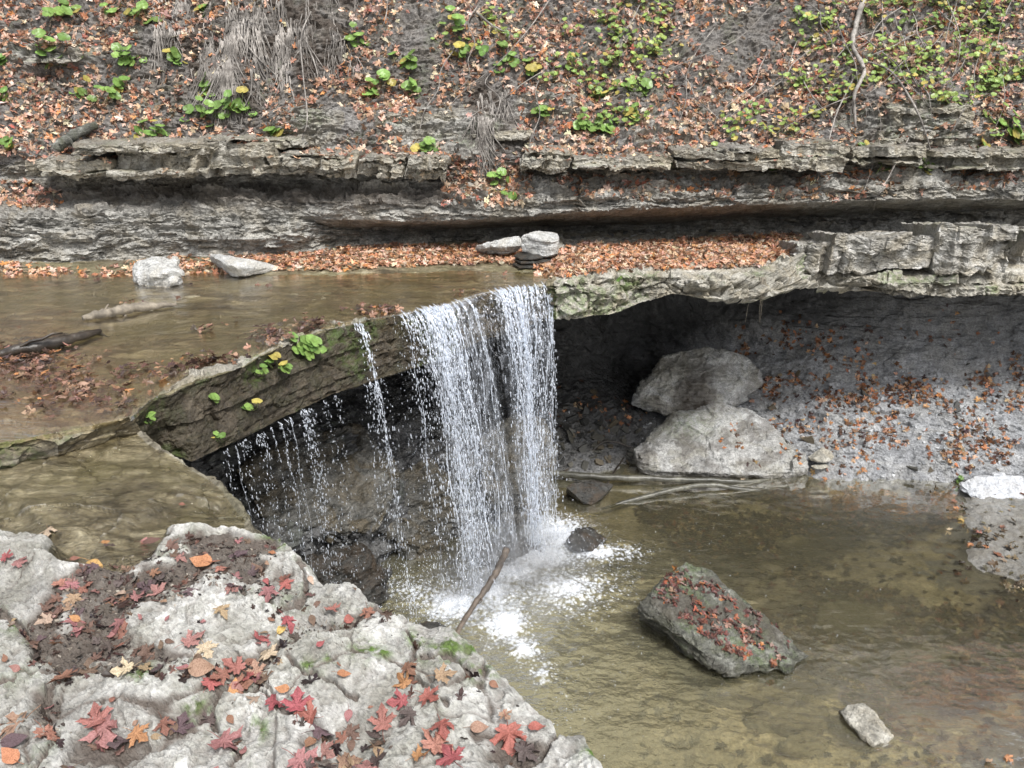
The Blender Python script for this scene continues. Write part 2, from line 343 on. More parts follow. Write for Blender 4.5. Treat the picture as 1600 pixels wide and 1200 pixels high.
m = NT('water_veil'); co = m.co(); n1 = m.noise(m.mapv(co, (24, 9, 2.2)), 1.6, 9, .78, .6); n2 = m.noise(m.mapv(co, (60, 20, 9)), 1.5, 6, .8, .4)
al = m.math('MULTIPLY', m.math('MULTIPLY', m.ramp(n1, [(.44, 0.), (.64, .75)]), m.ramp(n2, [(.36, .12), (.60, 1.)])), m.n('ShaderNodeSeparateColor', {0: m.attr('Col').outputs[0]}).outputs[0])
s1 = m.n('ShaderNodeMixShader', {0: .4, 1: m.n('ShaderNodeBsdfDiffuse', {'Color': (.84, .89, .97, 1)}).outputs[0], 2: m.n('ShaderNodeBsdfTranslucent', {'Color': (.84, .90, .98, 1)}).outputs[0]}).outputs[0]
M['veil'] = m.done(m.n('ShaderNodeMixShader', {0: al, 1: m.n('ShaderNodeBsdfTransparent').outputs[0], 2: s1}).outputs[0])
m = NT('mist'); m.t.links.new(m.n('ShaderNodeVolumeScatter', {'Color': (.95, .97, 1., 1), 'Anisotropy': .3, 'Density': m.math('MULTIPLY', m.math('MULTIPLY', m.ramp(m.n('ShaderNodeTexGradient', {'Vector': m.co()}, gradient_type='SPHERICAL').outputs[0], [(0., 0.), (.9, 1.)]), m.ramp(m.noise(m.co(), 3.2, 4, .6, .6), [(.38, .1), (.6, 1.)])), 4.2)}).outputs[0], m.out.inputs['Volume']); M['mist'] = m.m
# ================================================================== TERRAIN
TERR = {}
def surf(name, P, mat, mask=None, smooth=False, kind='structure', flip=False):
    nu, nv = P.shape[:2]; Fq = grid_faces(nu, nv)
    if flip: Fq = Fq[:, ::-1]
    me = mesh_np(name, P.reshape(-1, 3), Fq, smooth, {'mask': mask.reshape(-1, 3)} if mask is not None else None)
    o = link(name, me, mat); o['kind'] = kind; TERR[name] = (P, flip); return o
ZP = -2.30
# ---- cliff and bank
cliff_cols = {
 -300: [(430, 7.0), (372, 6.95), (336, 7.05), (330, 7.1), (320, 7.3), (290, 7.55), (238, 7.5), (150, 7.95), (60, 8.3), (-20, 8.7)],
 0:   [(424, 7.0), (372, 6.95), (338, 7.00), (330, 7.05), (322, 7.3), (286, 7.55), (240, 7.5), (150, 7.95), (60, 8.3), (-20, 8.7)],
 250: [(412, 7.2), (372, 7.10), (335, 7.20), (325, 7.25), (315, 7.4), (288, 7.6), (240, 7.5), (170, 7.80), (60, 8.1), (-20, 8.5)],
 460: [(402, 7.3), (372, 7.20), (340, 7.30), (330, 7.35), (315, 7.4), (290, 7.6), (235, 7.5), (170, 7.70), (60, 8.0), (-20, 8.3)],
 520: [(398, 7.5), (375, 7.60), (355, 7.60), (345, 7.30), (315, 7.2), (290, 7.5), (240, 7.5), (170, 7.80), (60, 8.1), (-20, 8.5)],
 700: [(390, 7.8), (375, 8.00), (358, 8.00), (347, 7.35), (318, 7.3), (285, 7.5), (240, 7.5), (150, 7.90), (60, 8.2), (-20, 8.6)],
 850: [(386, 8.0), (373, 8.20), (352, 8.20), (336, 7.35), (312, 7.3), (275, 7.5), (245, 7.55), (150, 8.0), (60, 8.4), (-20, 8.8)],
 1000: [(386, 8.1), (372, 8.30), (350, 8.30), (328, 7.30), (306, 7.35), (276, 7.5), (248, 7.6), (150, 8.1), (60, 8.5), (-20, 8.9)],
 1150: [(378, 8.1), (362, 8.30), (340, 8.30), (322, 7.35), (300, 7.40), (272, 7.55), (240, 7.6), (150, 8.2), (60, 8.7), (-20, 9.1)],
 1300: [(366, 8.1), (352, 8.25), (335, 8.25), (316, 7.45), (296, 7.5), (270, 7.65), (235, 7.7), (150, 8.1), (60, 8.6), (-20, 9.1)],
 1450: [(358, 8.0), (345, 8.15), (328, 8.15), (314, 7.55), (292, 7.5), (265, 7.7), (235, 7.8), (150, 7.95), (60, 8.6), (-20, 9.1)],
 1620: [(356, 7.9), (340, 8.05), (324, 8.05), (311, 7.65), (290, 7.6), (262, 7.8), (230, 7.9), (150, 8.2), (60, 8.7), (-20, 9.1)],
 1950: [(356, 7.9), (340, 8.05), (324, 8.05), (311, 7.65), (290, 7.6), (262, 7.8), (230, 7.9), (150, 8.2), (60, 8.7), (-20, 9.1)],
 2900: [(356, 7.4), (340, 7.5), (324, 7.5), (311, 7.1), (290, 7.1), (262, 7.3), (230, 7.4), (150, 7.7), (60, 8.1), (-20, 8.5)]}
xs = sorted(cliff_cols); C = []
for x in xs:
    pts = [D(x, y, d) for y, d in cliff_cols[x]]
    toe = pts[0].copy(); toe[2] -= .45
    top = pts[-1].copy(); t1 = top+np.array([0, .7, 1.3]); t2 = top+np.array([0, 1.9, 4.2])
    C.append([toe]+pts+[t1, t2])
P = loft(C, xs, 1600, [8, 34, 30, 12, 22, 30, 38, 52, 50, 46, 30, 30], bl=14, smooth_v=3)
N = grid_normals(P); N *= np.sign(-N[..., 1:2]+1e-6)          # point to the viewer side
Pc0 = P.copy(); px, py = proj(P)
v, fz = strata(P, .030, .22, 1, .07); v2, _ = strata(P, .10, .7, 5, .08)
rocky = 1-sstep(.70, 1.05, P[..., 2])                         # lower wall is bare shale, above is slope
outc = np.zeros(px.shape)
for cx, cy, rx, ry in ((1420, 205, 130, 55), (690, 205, 110, 40), (480, 205, 70, 40), (80, 85, 90, 22), (850, 165, 60, 30), (1030, 215, 60, 25)):
    outc = np.maximum(outc, np.exp(-(((px-cx)/rx)**2+((py-cy)/ry)**2)**1.5))
rk = np.clip(rocky+outc, 0, 1)
disp = rk*(.038*(v-.5)+.085*(v2-.5)+.030*fbm(P, (3.5, 3.5, 12), 4, 40)+.018*ridged(P, (9, 9, 22), 3, 41))+.06*fbm(P, 2.2, 4, 5)*(1-.3*rk)+.014*fbm(P, 16, 4, 9)+(1-rk)*.05*fbm(P, (1, 1, 1), 3, 2)+outc*.10
disp += (1-rk)*.035*ridged(P, (6, 6, 14), 3, 12)
Pw = P+.04*np.stack([fbm(P, 5, 2, 61), fbm(P, 5, 2, 62), fbm(P, 5, 2, 63)], -1)
fa, fe = facet(Pw, (4, 4, 16), .5, 1); fb, fe2 = facet(Pw, (11, 11, 38), .5, 2)
disp += rk*(.045*fa+.018*fb-.012*np.exp(-fe2/.08))+(1-rk)*.022*fb
disp *= 1-.8*np.clip(-N[..., 2]*1.4, 0, 1)
P = P+N*disp[..., None]
mask = np.zeros(P.shape); mask[..., 1] = .25*sstep(.2, .5, fbm(P, 3, 3, 30))*(1-rocky)
rootz = np.zeros(px.shape)
for cx, cy, rx, ry in ((385, 70, 105, 95), (500, 60, 60, 90), (765, 190, 45, 55), (340, 20, 60, 40), (1330, 190, 60, 40)): rootz = np.maximum(rootz, np.exp(-(((px-cx)/rx)**2+((py-cy)/ry)**2)**1.3))
mask[..., 2] = np.clip((1-rk)*.5+ .8*sstep(.42, .6, P[..., 2])*(1-sstep(.60, .72, P[..., 2]))*(px < 700)+1.1*rootz*sstep(-.3, .2, fbm(P, 3, 3, 31)), 0, 1)
oC = surf('cliff', P, M['shale'], mask); CL = P
oC.data.materials.append(M['soil']); oC.data.polygons.foreach_set('material_index', ((rk+.25*fbm(P, 4, 3, 70)) < .5)[:-1, :-1].reshape(-1).astype(np.int32))
# ---- upper slab of the creek, ending in the lip of the fall
lip = [(-320, 770, .0, -320, 818, -.15), (-60, 703, .0, -60, 744, -.15), (0, 690, .0, 0, 731, -.15), (100, 672, .0, 102, 708, -.15), (205, 648, .0, 212, 676, -.14), (240, 618, .02, 250, 705, -.36), (300, 592, .03, 300, 722, -.40),
 (360, 574, .03, 352, 697, -.40), (430, 540, .03, 430, 660, -.42), (520, 508, .03, 520, 616, -.42), (620, 490, .01, 625, 582, -.43), (700, 472, 0, 700, 558, -.42), (745, 457, 0, 745, 536, -.40),
 (800, 447, 0, 800, 518, -.36), (856, 443, .02, 857, 500, -.28), (880, 441, .06, 878, 499, -.28), (960, 430, .06, 960, 490, -.22), (1010, 432, .06, 1005, 474, -.16), (1060, 432, .06, 1050, 458, -.08), (1110, 440, .05, 1110, 470, -.10),
 (1180, 428, .05, 1180, 471, -.14), (1240, 400, .06, 1248, 450, -.16), (1270, 425, -.10, 1270, 448, -.2), (1400, 437, -.12, 1400, 461, -.28), (1600, 438, -.14, 1600, 463, -.3), (1950, 438, -.14, 1950, 463, -.3)]
C = []; us = []; acc = 0; prev = None
for (a, b, z, c, d, z2) in lip:
    L0 = U(a, b, z); L1 = U(c, d, z2); back = D(a if a > 0 else a*1.5-60, 400, 9.6); back[2] = 0.02 if a < 1250 else .1
    if a >= 860: back[2] = .08
    mid = L0*.9+back*.1; mid[2] = L0[2]*.8+.2*back[2]
    cham = L0+(L1-L0)*.25; 
    roof = L1.copy(); roof[1] += 1.3 if a > 205 else .4; roof[2] += .06 if a > 205 else -.3
    roof2 = roof.copy(); roof2[1] += 1.5
    C.append([back, mid, L0, L1, roof, roof2]); acc += 0 if prev is None else abs(a-prev); prev = a; us.append(acc)
P = loft(C, us, 1150, [150, 30, 44, 16, 4], bl=3)
N = grid_normals(P); s = np.sign(N[:, :150, 2].mean()); N *= s
px, py = proj(P); nv = P.shape[1]; iv = np.arange(nv)[None, :]+np.zeros((P.shape[0], 1))
top = 1-sstep(176, 186, iv); face = 1-top
liplist = [(float(U(a, b, z)[0]), float(U(a, b, z)[1])) for a, b, z, *_ in lip]
dl = segdist(P[..., 0], P[..., 1], liplist[0:11])
rim = np.exp(-(dl/(.13+.07*fbm(P, 4, 3, 55)))**2)*(1-sstep(600, 680, px))
shelf = sstep(845, 875, px)
h = -.030+.016*fbm(P, (1.6, 2.6, 1), 4, 3)+.007*fbm(P, 11, 3, 4)
h += rim*(.020+.022*fbm(P, 9, 3, 2))
far = sstep(.0, .3, P[..., 1]-(6.55+.1*fbm(P, (1.2, 1.2, 1), 2, 6)))*(px < 880); h += .05*far
h = np.where(px > 0, h, h); h += shelf*(.03+.025*fbm(P, 5, 4, 8))
vb, fb = strata(P, .09, .5, 12, .03)
fd = face*(.06*(vb-.5)+.035*fbm(P, 5, 4, 7)+.01*fbm(P, 22, 3, 7))*(.62+1.3*shelf)
vb2, _ = strata(P*np.array([1, 1, .3]), .2, .35, 17, .02); 
edge = np.exp(-((iv-180)/14.)**2); fd += edge*(.05*(vb2-.5)*(.8+.9*shelf)+(1-shelf)*.035*fbm(P, 2.5, 4, 98))
fa, fe = facet(P+.05*np.stack([fbm(P, 5, 2, 61), fbm(P, 5, 2, 62), fbm(P, 5, 2, 63)], -1), (5, 5, 9), .6, 5); fb, fe2 = facet(P, (17, 17, 24), .6, 6)
fd += np.clip(face+edge, 0, 1)*(.035*fa-.02*np.exp(-fe/.06)+.012*fb)*(.55+1.0*shelf); h += .006*fa*(1-.5*shelf)+.006*fb*(.3+.7*np.maximum(rim, shelf))
fd *= 1-.75*np.clip(-N[..., 2]*1.3, 0, 1)
P2 = P+N*fd[..., None]; P2[..., 2] += h*top
P = P2
mask = np.zeros(P.shape)
mask[..., 0] = np.clip(top*(1-shelf)*(1-.9*rim)*.8+face*(1-shelf)*.75, 0, 1)
mask[..., 1] = np.clip(edge*.45*sstep(.05, .4, fbm(P, 3, 3, 4))+(1-shelf)*face*.45*sstep(.05, .35, fbm(P, 2.6, 4, 45))+shelf*face*.5*sstep(.0, .3, fbm(P, 2.3, 3, 44)), 0, 1)
mask[..., 2] = .0
oS = surf('creek_bed', P, M['slab'], mask, flip=(s < 0)); SL = P
# paler dry rim and shelf are a second material
oS.data.materials.append(M['sand']); oS.data.materials.append(M['creekbed']); oS.data.materials.append(M['face'])
cc = (px+py*0 > 868) | ((rim > .45) & (top > .5)) | ((px < 205) & (iv > 172) & (px < 90))
fm = cc[:-1, :-1].reshape(-1); idx = np.where(fm, 1, np.where(((iv < 182) | (px < 215))[:-1, :-1].reshape(-1), 2, 3)).astype(np.int32); oS.data.polygons.foreach_set('material_index', idx)
# ---- undercut wall behind the fall and along the cave
cave = {-250: [(560, 5.0), (700, 5.0), (800, 4.9), (900, 4.6), (1000, 4.4), (1130, 4.3)],
 150: [(580, 5.0), (700, 5.0), (800, 4.9), (900, 4.6), (1000, 4.4), (1130, 4.3)],
 300: [(580, 5.2), (700, 5.2), (790, 5.0), (880, 4.7), (980, 4.6), (1080, 4.4)],
 450: [(570, 5.7), (670, 5.7), (770, 5.35), (835, 5.05), (900, 5.2), (1010, 5.0)],
 600: [(540, 6.5), (640, 6.5), (740, 6.05), (825, 5.6), (870, 5.75), (960, 5.6)],
 700: [(520, 6.8), (620, 6.8), (710, 6.45), (790, 6.1), (850, 5.95), (930, 5.8)],
 780: [(500, 7.1), (610, 7.2), (690, 6.9), (770, 6.4), (825, 6.15), (900, 6.0)],
 860: [(490, 8.3), (590, 8.2), (650, 7.7), (710, 7.35), (760, 7.05), (820, 6.9)],
 1000: [(480, 9.0), (585, 9.0), (635, 8.4), (695, 7.8), (745, 7.35), (820, 7.0)],
 1150: [(470, 8.9), (560, 8.8), (635, 8.2), (690, 7.7), (738, 7.3), (820, 6.9)],
 1300: [(462, 8.5), (525, 8.4), (595, 8.0), (660, 7.6), (735, 7.2), (830, 6.8)],
 1450: [(457, 8.3), (515, 8.2), (585, 7.9), (660, 7.5), (740, 7.12), (840, 6.7)],
 1620: [(455, 8.2), (515, 8.1), (585, 7.8), (670, 7.35), (752, 6.95), (870, 6.4)],
 1950: [(455, 8.2), (515, 8.1), (585, 7.8), (670, 7.35), (752, 6.95), (870, 6.4)]}
xs = sorted(cave); C = []
for x in xs:
    pts = [D(x, y, d) for y, d in cave[x]]; t = pts[0].copy(); t[2] = -.06; t[1] -= .1
    lo = pts[-1].copy(); lo[2] -= .4
    C.append([t]+pts+[lo])
P = loft(C, xs, 900, [16, 44, 44, 44, 40, 26, 4], bl=22, smooth_v=16)
N = grid_normals(P); N *= np.sign(-N[..., 1:2]+1e-6); px, py = proj(P)
v, fz = strata(P, .05, .5, 21, .06)
lf = 1-sstep(800, 900, px)
disp = .05*fbm(P, 1.3, 4, 3)+.018*fbm(P, 9, 4, 6)+.05*(v-.5)*(.35+.9*lf)+lf*.16*fbm(P, 1.9, 3, 9)
debris = np.exp(-(((px-940)/110)**2+((py-680)/55)**2)); disp += debris*.05*ridged(P, (7, 7, 12), 3, 3)
low = sstep(-1.2, -1.9, P[..., 2]) if False else sstep(540, 640, py)*(1-lf); disp += low*.03*ridged(P, (3, 5, 8), 4, 13)
fa, fe = facet(P+.06*np.stack([fbm(P, 4, 2, 61), fbm(P, 4, 2, 62), fbm(P, 4, 2, 63)], -1), (2.6, 2.6, 5), .5, 8); fb, fe2 = facet(P, (12, 12, 26), .5, 9)
disp += .05*fa*(.3+.7*lf)+.016*fb*(.4+.6*low+lf)-lf*.03*np.exp(-fe/.06)
P = P+N*disp[..., None]
mask = np.zeros(P.shape); mask[..., 0] = np.clip(lf*.9+(1-lf)*(1-sstep(900, 1150, px))*.8+.35*sstep(.1, .4, fbm(P, (3, 3, .8), 3, 2))*(1-sstep(1280, 1380, px)*.8), 0, 1)  # damp by the fall and in streaks, plus painted shade deep in the cave
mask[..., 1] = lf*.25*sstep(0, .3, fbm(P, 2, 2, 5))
mask[..., 2] = np.clip(lf*.55+debris*.8+1.2*(1-sstep(960, 1130, px+60*fbm(P, 1.5, 3, 4)))*(1-sstep(590, 680, py))+1.1*(1-sstep(470, 560, py+20*fbm(P, 2, 3, 7)))*(1-.7*sstep(1250, 1450, px)), 0, 1)  # mud by fall and debris; the rest is shade painted under the overhang
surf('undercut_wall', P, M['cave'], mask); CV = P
# ---- lower ledge in the foreground
ZL = -.10
edge_px = [(190, 640, -.12), (215, 668, -.13), (250, 702, -.14), (335, 738, -.14), (392, 800, -.13), (388, 832, -.11), (440, 846, -.08), (468, 882, -.07), (478, 905, -.08), (503, 925, -.08), (548, 922, -.08), (602, 962, -.08), (650, 990, -.08), (702, 998, -.07),
 (745, 1028, -.07), (800, 1086, -.07), (860, 1140, -.07), (866, 1157, -.08), (908, 1158, -.08), (935, 1203, -.08), (965, 1290, -.08), (1000, 1420, -.08)]
E = [U(a, b, z) for a, b, z in edge_px]+[np.array([.62, .3, -.08]), np.array([.75, -1.2, -.08]), np.array([.6, -4, -.1])]
us = [0]
for a, b in zip(E[:-1], E[1:]): us.append(us[-1]+float(np.linalg.norm((b-a)[:2]))**.75)
C = []
for e in E:
    inn = e.copy(); inn[0] = min(-1.15*e[1]-1.6, -2.8) if e[1] < 3.9 else -5.5; inn[0] = -max(1.2*e[1]+.9, 3.4); inn[2] = ZL
    out = e.copy(); out[2] -= .22; out[0] += .03; out[1] += .03
    un = e.copy(); un[2] -= .45; un[0] -= .25; un[1] -= .05
    lo = un.copy(); lo[2] = -1.3; lo[0] -= .1; bo = lo.copy(); bo[2] = -2.75; bo[0] += .2
    C.append([inn, e, out, un, lo, bo])
P = loft(C, us, 1000, [560, 40, 14, 14, 10], bl=3)
# the inward rows are denser towards the edge; rows of the top share one px-scale
N = grid_normals(P); N *= np.sign(N[:, :500, 2].mean())
px, py = proj(P); iv = np.arange(P.shape[1])[None, :]+np.zeros((P.shape[0], 1)); top = 1-sstep(556, 570, iv)
wpx = px+14*fbm(P, 7, 3, 1); wpy = py+10*fbm(P, 7, 3, 2)
wetpoly = [(-900, 640), (205, 640), (400, 700), (400, 836), (330, 826), (262, 838), (240, 872), (200, 888), (95, 888), (75, 842), (30, 832), (-900, 850)]
mudpoly = [(30, 985), (85, 940), (105, 900), (170, 878), (262, 855), (330, 838), (425, 846), (432, 872), (395, 885), (440, 905), (470, 925), (455, 945), (390, 930), (330, 915), (300, 932), (215, 950), (185, 985), (225, 1020), (330, 1040), (398, 1030), (430, 1010), (470, 975), (560, 962), (600, 964), (560, 975), (480, 992), (440, 1030), (408, 1078), (380, 1082), (320, 1060), (250, 1046), (110, 1062), (50, 1040)]
mud2 = [(240, 1128), (330, 1118), (345, 1150), (260, 1160)], [(468, 1160), (560, 1140), (640, 1160), (560, 1215), (480, 1205)], [(720, 1150), (830, 1160), (858, 1165), (820, 1205), (760, 1205)], [(55, 1100), (95, 1095), (100, 1140), (60, 1150)], [(120, 1160), (240, 1175), (200, 1215), (100, 1215)], [(430, 640), (430, 640), (431, 641)]
def soft(poly, w=1.0):
    a = inpoly(wpx, wpy, poly).astype(float); return a
def bl2(a, n):
    a = blur(a, n, 0); return blur(a, n, 1)
wet = bl2(soft(wetpoly), 25); mud = soft(mudpoly)
for q in mud2: mud = np.maximum(mud, soft(q))
mud = bl2(mud, 9)
cracks = [[(0, 1085), (45, 1075), (110, 1066), (200, 1052), (290, 1058), (345, 1092), (400, 1096), (412, 1060), (432, 1030), (445, 1008), (485, 985), (560, 972), (605, 964)],
 [(400, 1096), (460, 1130), (520, 1160), (560, 1230)], [(-20, 955), (40, 985), (62, 1035), (105, 1062)], [(470, 950), (478, 925), (470, 900), (482, 880)], [(468, 950), (430, 960), (380, 935)],
 [(866, 1156), (840, 1190), (815, 1215)], [(640, 1005), (655, 1040), (640, 1075), (700, 1120)], [(90, 1085), (70, 1120), (95, 1170), (60, 1230)], [(345, 1092), (330, 1130), (380, 1180), (360, 1230)], [(560, 1100), (500, 1080), (450, 1040)], [(745, 1070), (700, 1045), (660, 1040)], [(250, 880), (280, 855), (310, 840)]]
dc = np.full(px.shape, 1e9); wx = px+9*fbm(P, 9, 3, 51); wy = py+9*fbm(P, 9, 3, 52)
for c in cracks: dc = np.minimum(dc, segdist(wx, wy, c))
dc = dc+3.5*fbm(P, 25, 3, 94)+2.5*fbm(P, 7, 2, 95); crack = 1-sstep(2.0, 5.5, dc); crackw = np.exp(-(np.maximum(dc, 0)/15.)**2)
dry = (1-wet)*(py > 700)
rid = ridged(P, (3.2, 3.2, 3.2), 4, 31)
k1 = fbm(P, 2.1, 4, 20); k2 = fbm(P, 8, 4, 21); 
plat = sstep(-.25, .15, k2+.5*noise(P*23))                     # flat worn tops with ragged sunken patches
pits = sstep(.45, .75, ridged(P, 6, 3, 77))
def terr(x, w=.35): q = np.floor(x); return q+sstep(1-w, 1, x-q)
k3 = fbm(P, 3.1, 5, 60)
Pw = P+.05*np.stack([fbm(P, 4, 3, 61), fbm(P, 4, 3, 62), 0*px], -1); Pw[..., 2] = 0
fa, fe = facet(Pw, 2.6, .55, 11); fb, fe2 = facet(Pw+.02*np.stack([fbm(P, 14, 2, 71), fbm(P, 14, 2, 72), 0*px], -1), 7.5, .6, 12); fc_, fe3 = facet(Pw, 26, .7, 13)
ju = np.exp(-(fe/.020)**2)*sstep(-.3, .2, k1); ju2 = np.exp(-(fe2/.07)**2)*sstep(.0, .35, k2)
h = dry*(.036+.010*k1+.012*fa+.006*fb*sstep(-.4, .3, k3)+.0030*fc_+.006*terr(k3*2.2+.4, .25)+.0045*fbm(P, 18, 5, 7, .6)+.0042*terr(fbm(P, (2.2, 3.6, 1), 5, 97, .6)*7, .14)-.009*ju)+wet*(-.02+.012*fbm(P, (2, 5, 1), 3, 5)+.014*fa+.010*terr(2*fbm(P, (3, 7, 1), 3, 8), .4))+.0030*fbm(P, 60, 3, 3)*dry
sc_ = sstep(.02, .14, fbm(P, 5.2, 5, 90, .62)); sc2 = sstep(.0, .10, fbm(P, 13, 4, 91, .62))
h += dry*(.009*sc_+.004*sc2)
h -= mud*dry*.026; h -= crack*dry*.022
h -= .006*pits*dry
mud = mud*sstep(-.45, -.05, fbm(P, 4, 4, 93)); hs_ = bl2(h, 12); cav = np.clip((hs_-h)/.006, 0, 1)*dry  # spots lower than their surroundings, to be darkened as painted shade
# a step in the wet ledge
stp = sstep(0, 26, wpy-(782+.12*(wpx-200)+40*np.sin(wpx/70)))*wet; h -= .035*stp
h += .02*(1-sstep(640, 720, wpy))*wet
P2 = P.copy(); P2[..., 2] += h*top; fd = (1-top)*(.05*fbm(P, 4, 4, 9)+.02*fbm(P, 14, 3, 2)); edge = np.exp(-((iv-563)/9.)**2)
fd = fd+edge*.02*fbm(P, 6, 3, 6); P2 += N*fd[..., None]; P = P2
mask = np.zeros(P.shape); mask[..., 0] = np.clip(wet*1.2+mud*.55, 0, 1)
mossn = np.zeros(px.shape)
for cx, cy, r in ((430, 850, 26), (462, 862, 14), (575, 1035, 26), (602, 1042, 12), (700, 1030, 30), (755, 1070, 22), (225, 1075, 24), (15, 985, 14), (310, 1120, 20), (520, 1050, 12), (650, 1010, 14), (735, 1030, 14), (400, 1150, 22), (45, 1010, 10), (485, 1055, 12), (925, 1190, 18)):
    mossn = np.maximum(mossn, np.exp(-(((px-cx)/r)**2+((py-cy)/(r*.7))**2)))
mask[..., 1] = np.clip(mossn*1.3+.30*crackw*dry*(k2 > 0), 0, 1)
mask[..., 2] = np.clip(mud*1.1+crack*.9*dry+.38*cav+.15*dry*(1-sc_)+.75*ju*dry, 0, 1)  # mud and dark cracks, plus shade painted into the cavities
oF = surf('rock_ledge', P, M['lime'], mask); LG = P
oF.data.materials.append(M['wetledge'])
cc = (wet > .5) | (iv > 575); oF.data.polygons.foreach_set('material_index', np.where(cc[:-1, :-1].reshape(-1), 1, 0).astype(np.int32))
LGwet, LGdry, LGmud = wet, dry, mud
# flowing film over the wet part
top_n = 556; W = blur(blur(LG[:, :top_n], 12, 0), 12, 1)+np.array([0, 0, .007]); keep = (wet[:, :top_n] > .35)
Fq = grid_faces(W.shape[0], W.shape[1]); kf = keep[:-1, :-1].reshape(-1); Fq = Fq[kf]; used = np.unique(Fq); rem = np.zeros(W.shape[0]*W.shape[1], int); rem[used] = np.arange(len(used))
V = W.reshape(-1, 3)[used]; mk = np.zeros((len(V), 3)); mk[:, 1] = .0
o = link('stream_water', mesh_np('stream_water', V, rem[Fq], True, {'mask': mk}), M['film']); o['kind'] = 'structure'
# ---- pool bed
dctl = [(500, 950, .45), (700, 980, .45), (850, 900, .4), (950, 900, .22), (880, 780, .06), (950, 800, .12), (1100, 760, .13), (1100, 830, .22), (1300, 790, .22), (1300, 900, .18), (1450, 790, .10), (1480, 850, .06), (1545, 805, -.05), (1550, 850, -.05), (1640, 800, -.09), (1640, 880, -.06), (1750, 850, -.12), (1600, 960, .05), (1500, 960, .1),
 (1100, 980, .25), (900, 1100, .4), (1000, 1150, .35), (1200, 1120, .18), (1350, 1050, .2), (1500, 1050, .16), (1250, 1170, .12), (1400, 1170, .07), (1550, 1170, .05), (1550, 1300, .04), (1300, 740, .03), (1480, 755, .0), (1580, 775, -.04), (1000, 740, .03), (1200, 1000, .16), (1700, 1100, .04), (1900, 1000, -.1)]
gx = np.concatenate([np.linspace(250, 1750, 560), np.linspace(1780, 2600, 40)]); gy = np.concatenate([np.linspace(640, 1260, 330), np.linspace(1300, 2500, 50)])
GX, GY = np.meshgrid(gx, gy, indexing='ij'); P = U(GX, GY, ZP)
dep = np.zeros(GX.shape); ws = np.zeros(GX.shape)
for a, b, d in dctl:
    w = 1/(((GX-a)/1.3)**2+(GY-b)**2+300)**1.4; dep += w*d; ws += w
dep /= ws
P[..., 2] = ZP-dep+.035*fbm(P, 1.4, 4, 4)+.010*fbm(P, 12, 3, 5)
lp = fbm(P, 1.1, 4, 66)
leafz = np.zeros(GX.shape)
for poly in ([(1000, 790), (1100, 765), (1350, 770), (1420, 830), (1300, 850), (1200, 870), (1050, 860)], [(1160, 930), (1290, 900), (1480, 960), (1620, 930), (1620, 1080), (1430, 1110), (1390, 1150), (1330, 1080), (1200, 1030)], [(1300, 760), (1480, 770), (1460, 830), (1340, 850)]):
    leafz = np.maximum(leafz, inpoly(GX+40*fbm(P, 2, 3, 1), GY+25*fbm(P, 2, 3, 2), poly).astype(float))
leafz = bl2(leafz, 12)
mask = np.zeros(P.shape); mask[..., 0] = sstep(.06, -.03, -(P[..., 2]-ZP))*0+sstep(-.02, .03, ZP+.03-P[..., 2])*.5; mask[..., 2] = np.clip(leafz*.75*sstep(-.5, .2, lp)+.25*sstep(0, .4, lp), 0, .85)
oB = surf('pool_bed', P, M['bed'], mask, flip=False); PB = P
oB.data.materials.append(M['gravelbed']); oB.data.polygons.foreach_set('material_index', ((GX+30*fbm(P, 3, 3, 1) > 1440) & (P[..., 2]+.03*fbm(P, 6, 3, 9) > ZP-.05))[:-1, :-1].reshape(-1).astype(np.int32))
# ---- pool water
gx = np.concatenate([np.linspace(200, 1750, 420), np.linspace(1780, 2600, 30)]); gy = np.concatenate([np.linspace(690, 1260, 330), np.linspace(1300, 2500, 40)])
GX, GY = np.meshgrid(gx, gy, indexing='ij'); P = U(GX, GY, ZP)
foam = np.zeros(GX.shape)
for cx, cy, rx, ry, a in ((870, 838, 52, 32, 1.1), (845, 870, 65, 26, 1.05), (930, 865, 75, 16, .85), (800, 895, 70, 28, .95), (715, 945, 62, 30, 1.05), (760, 925, 60, 34, 1.), (790, 975, 40, 34, 1.0), (820, 1015, 30, 26, .8), (850, 1055, 24, 30, .6), (880, 920, 110, 40, .72), (650, 925, 70, 22, .55), (960, 900, 60, 20, .35), (900, 950, 80, 40, .42), (905, 830, 30, 16, .7), (600, 915, 60, 25, .4), (880, 1090, 25, 12, .3)):
    foam = np.maximum(foam, a*np.exp(-(((GX-cx)/rx)**2+((GY-cy)/ry)**2)**.62))
foam = np.clip(foam*1.02, 0, 1.1)
churn = bl2(foam, 12)
dfall = np.hypot(P[..., 0]-.15, (P[..., 1]-5.3))
amp = .009*np.exp(-dfall/1.6)+.0008
P[..., 2] += amp*fbm(P, (4, 7, 1), 4, 8)*1.3+churn*.035*fbm(P, 9, 3, 6)+churn*.02
leftmurk = np.clip(1-(GX-850)/350, 0, 1)
mask = np.zeros(P.shape); mask[..., 0] = foam; mask[..., 1] = np.clip(.24+.40*leftmurk*sstep(800, 950, GY)-.22*sstep(1380, 1560, GX), 0.08, .8); mask[..., 2] = np.clip(.9*churn+.75*np.exp(-dfall/1.3)+.5*leftmurk*sstep(900, 1080, GY), 0, 1)
surf('pool_water', P, M['pool'], mask, smooth=True)
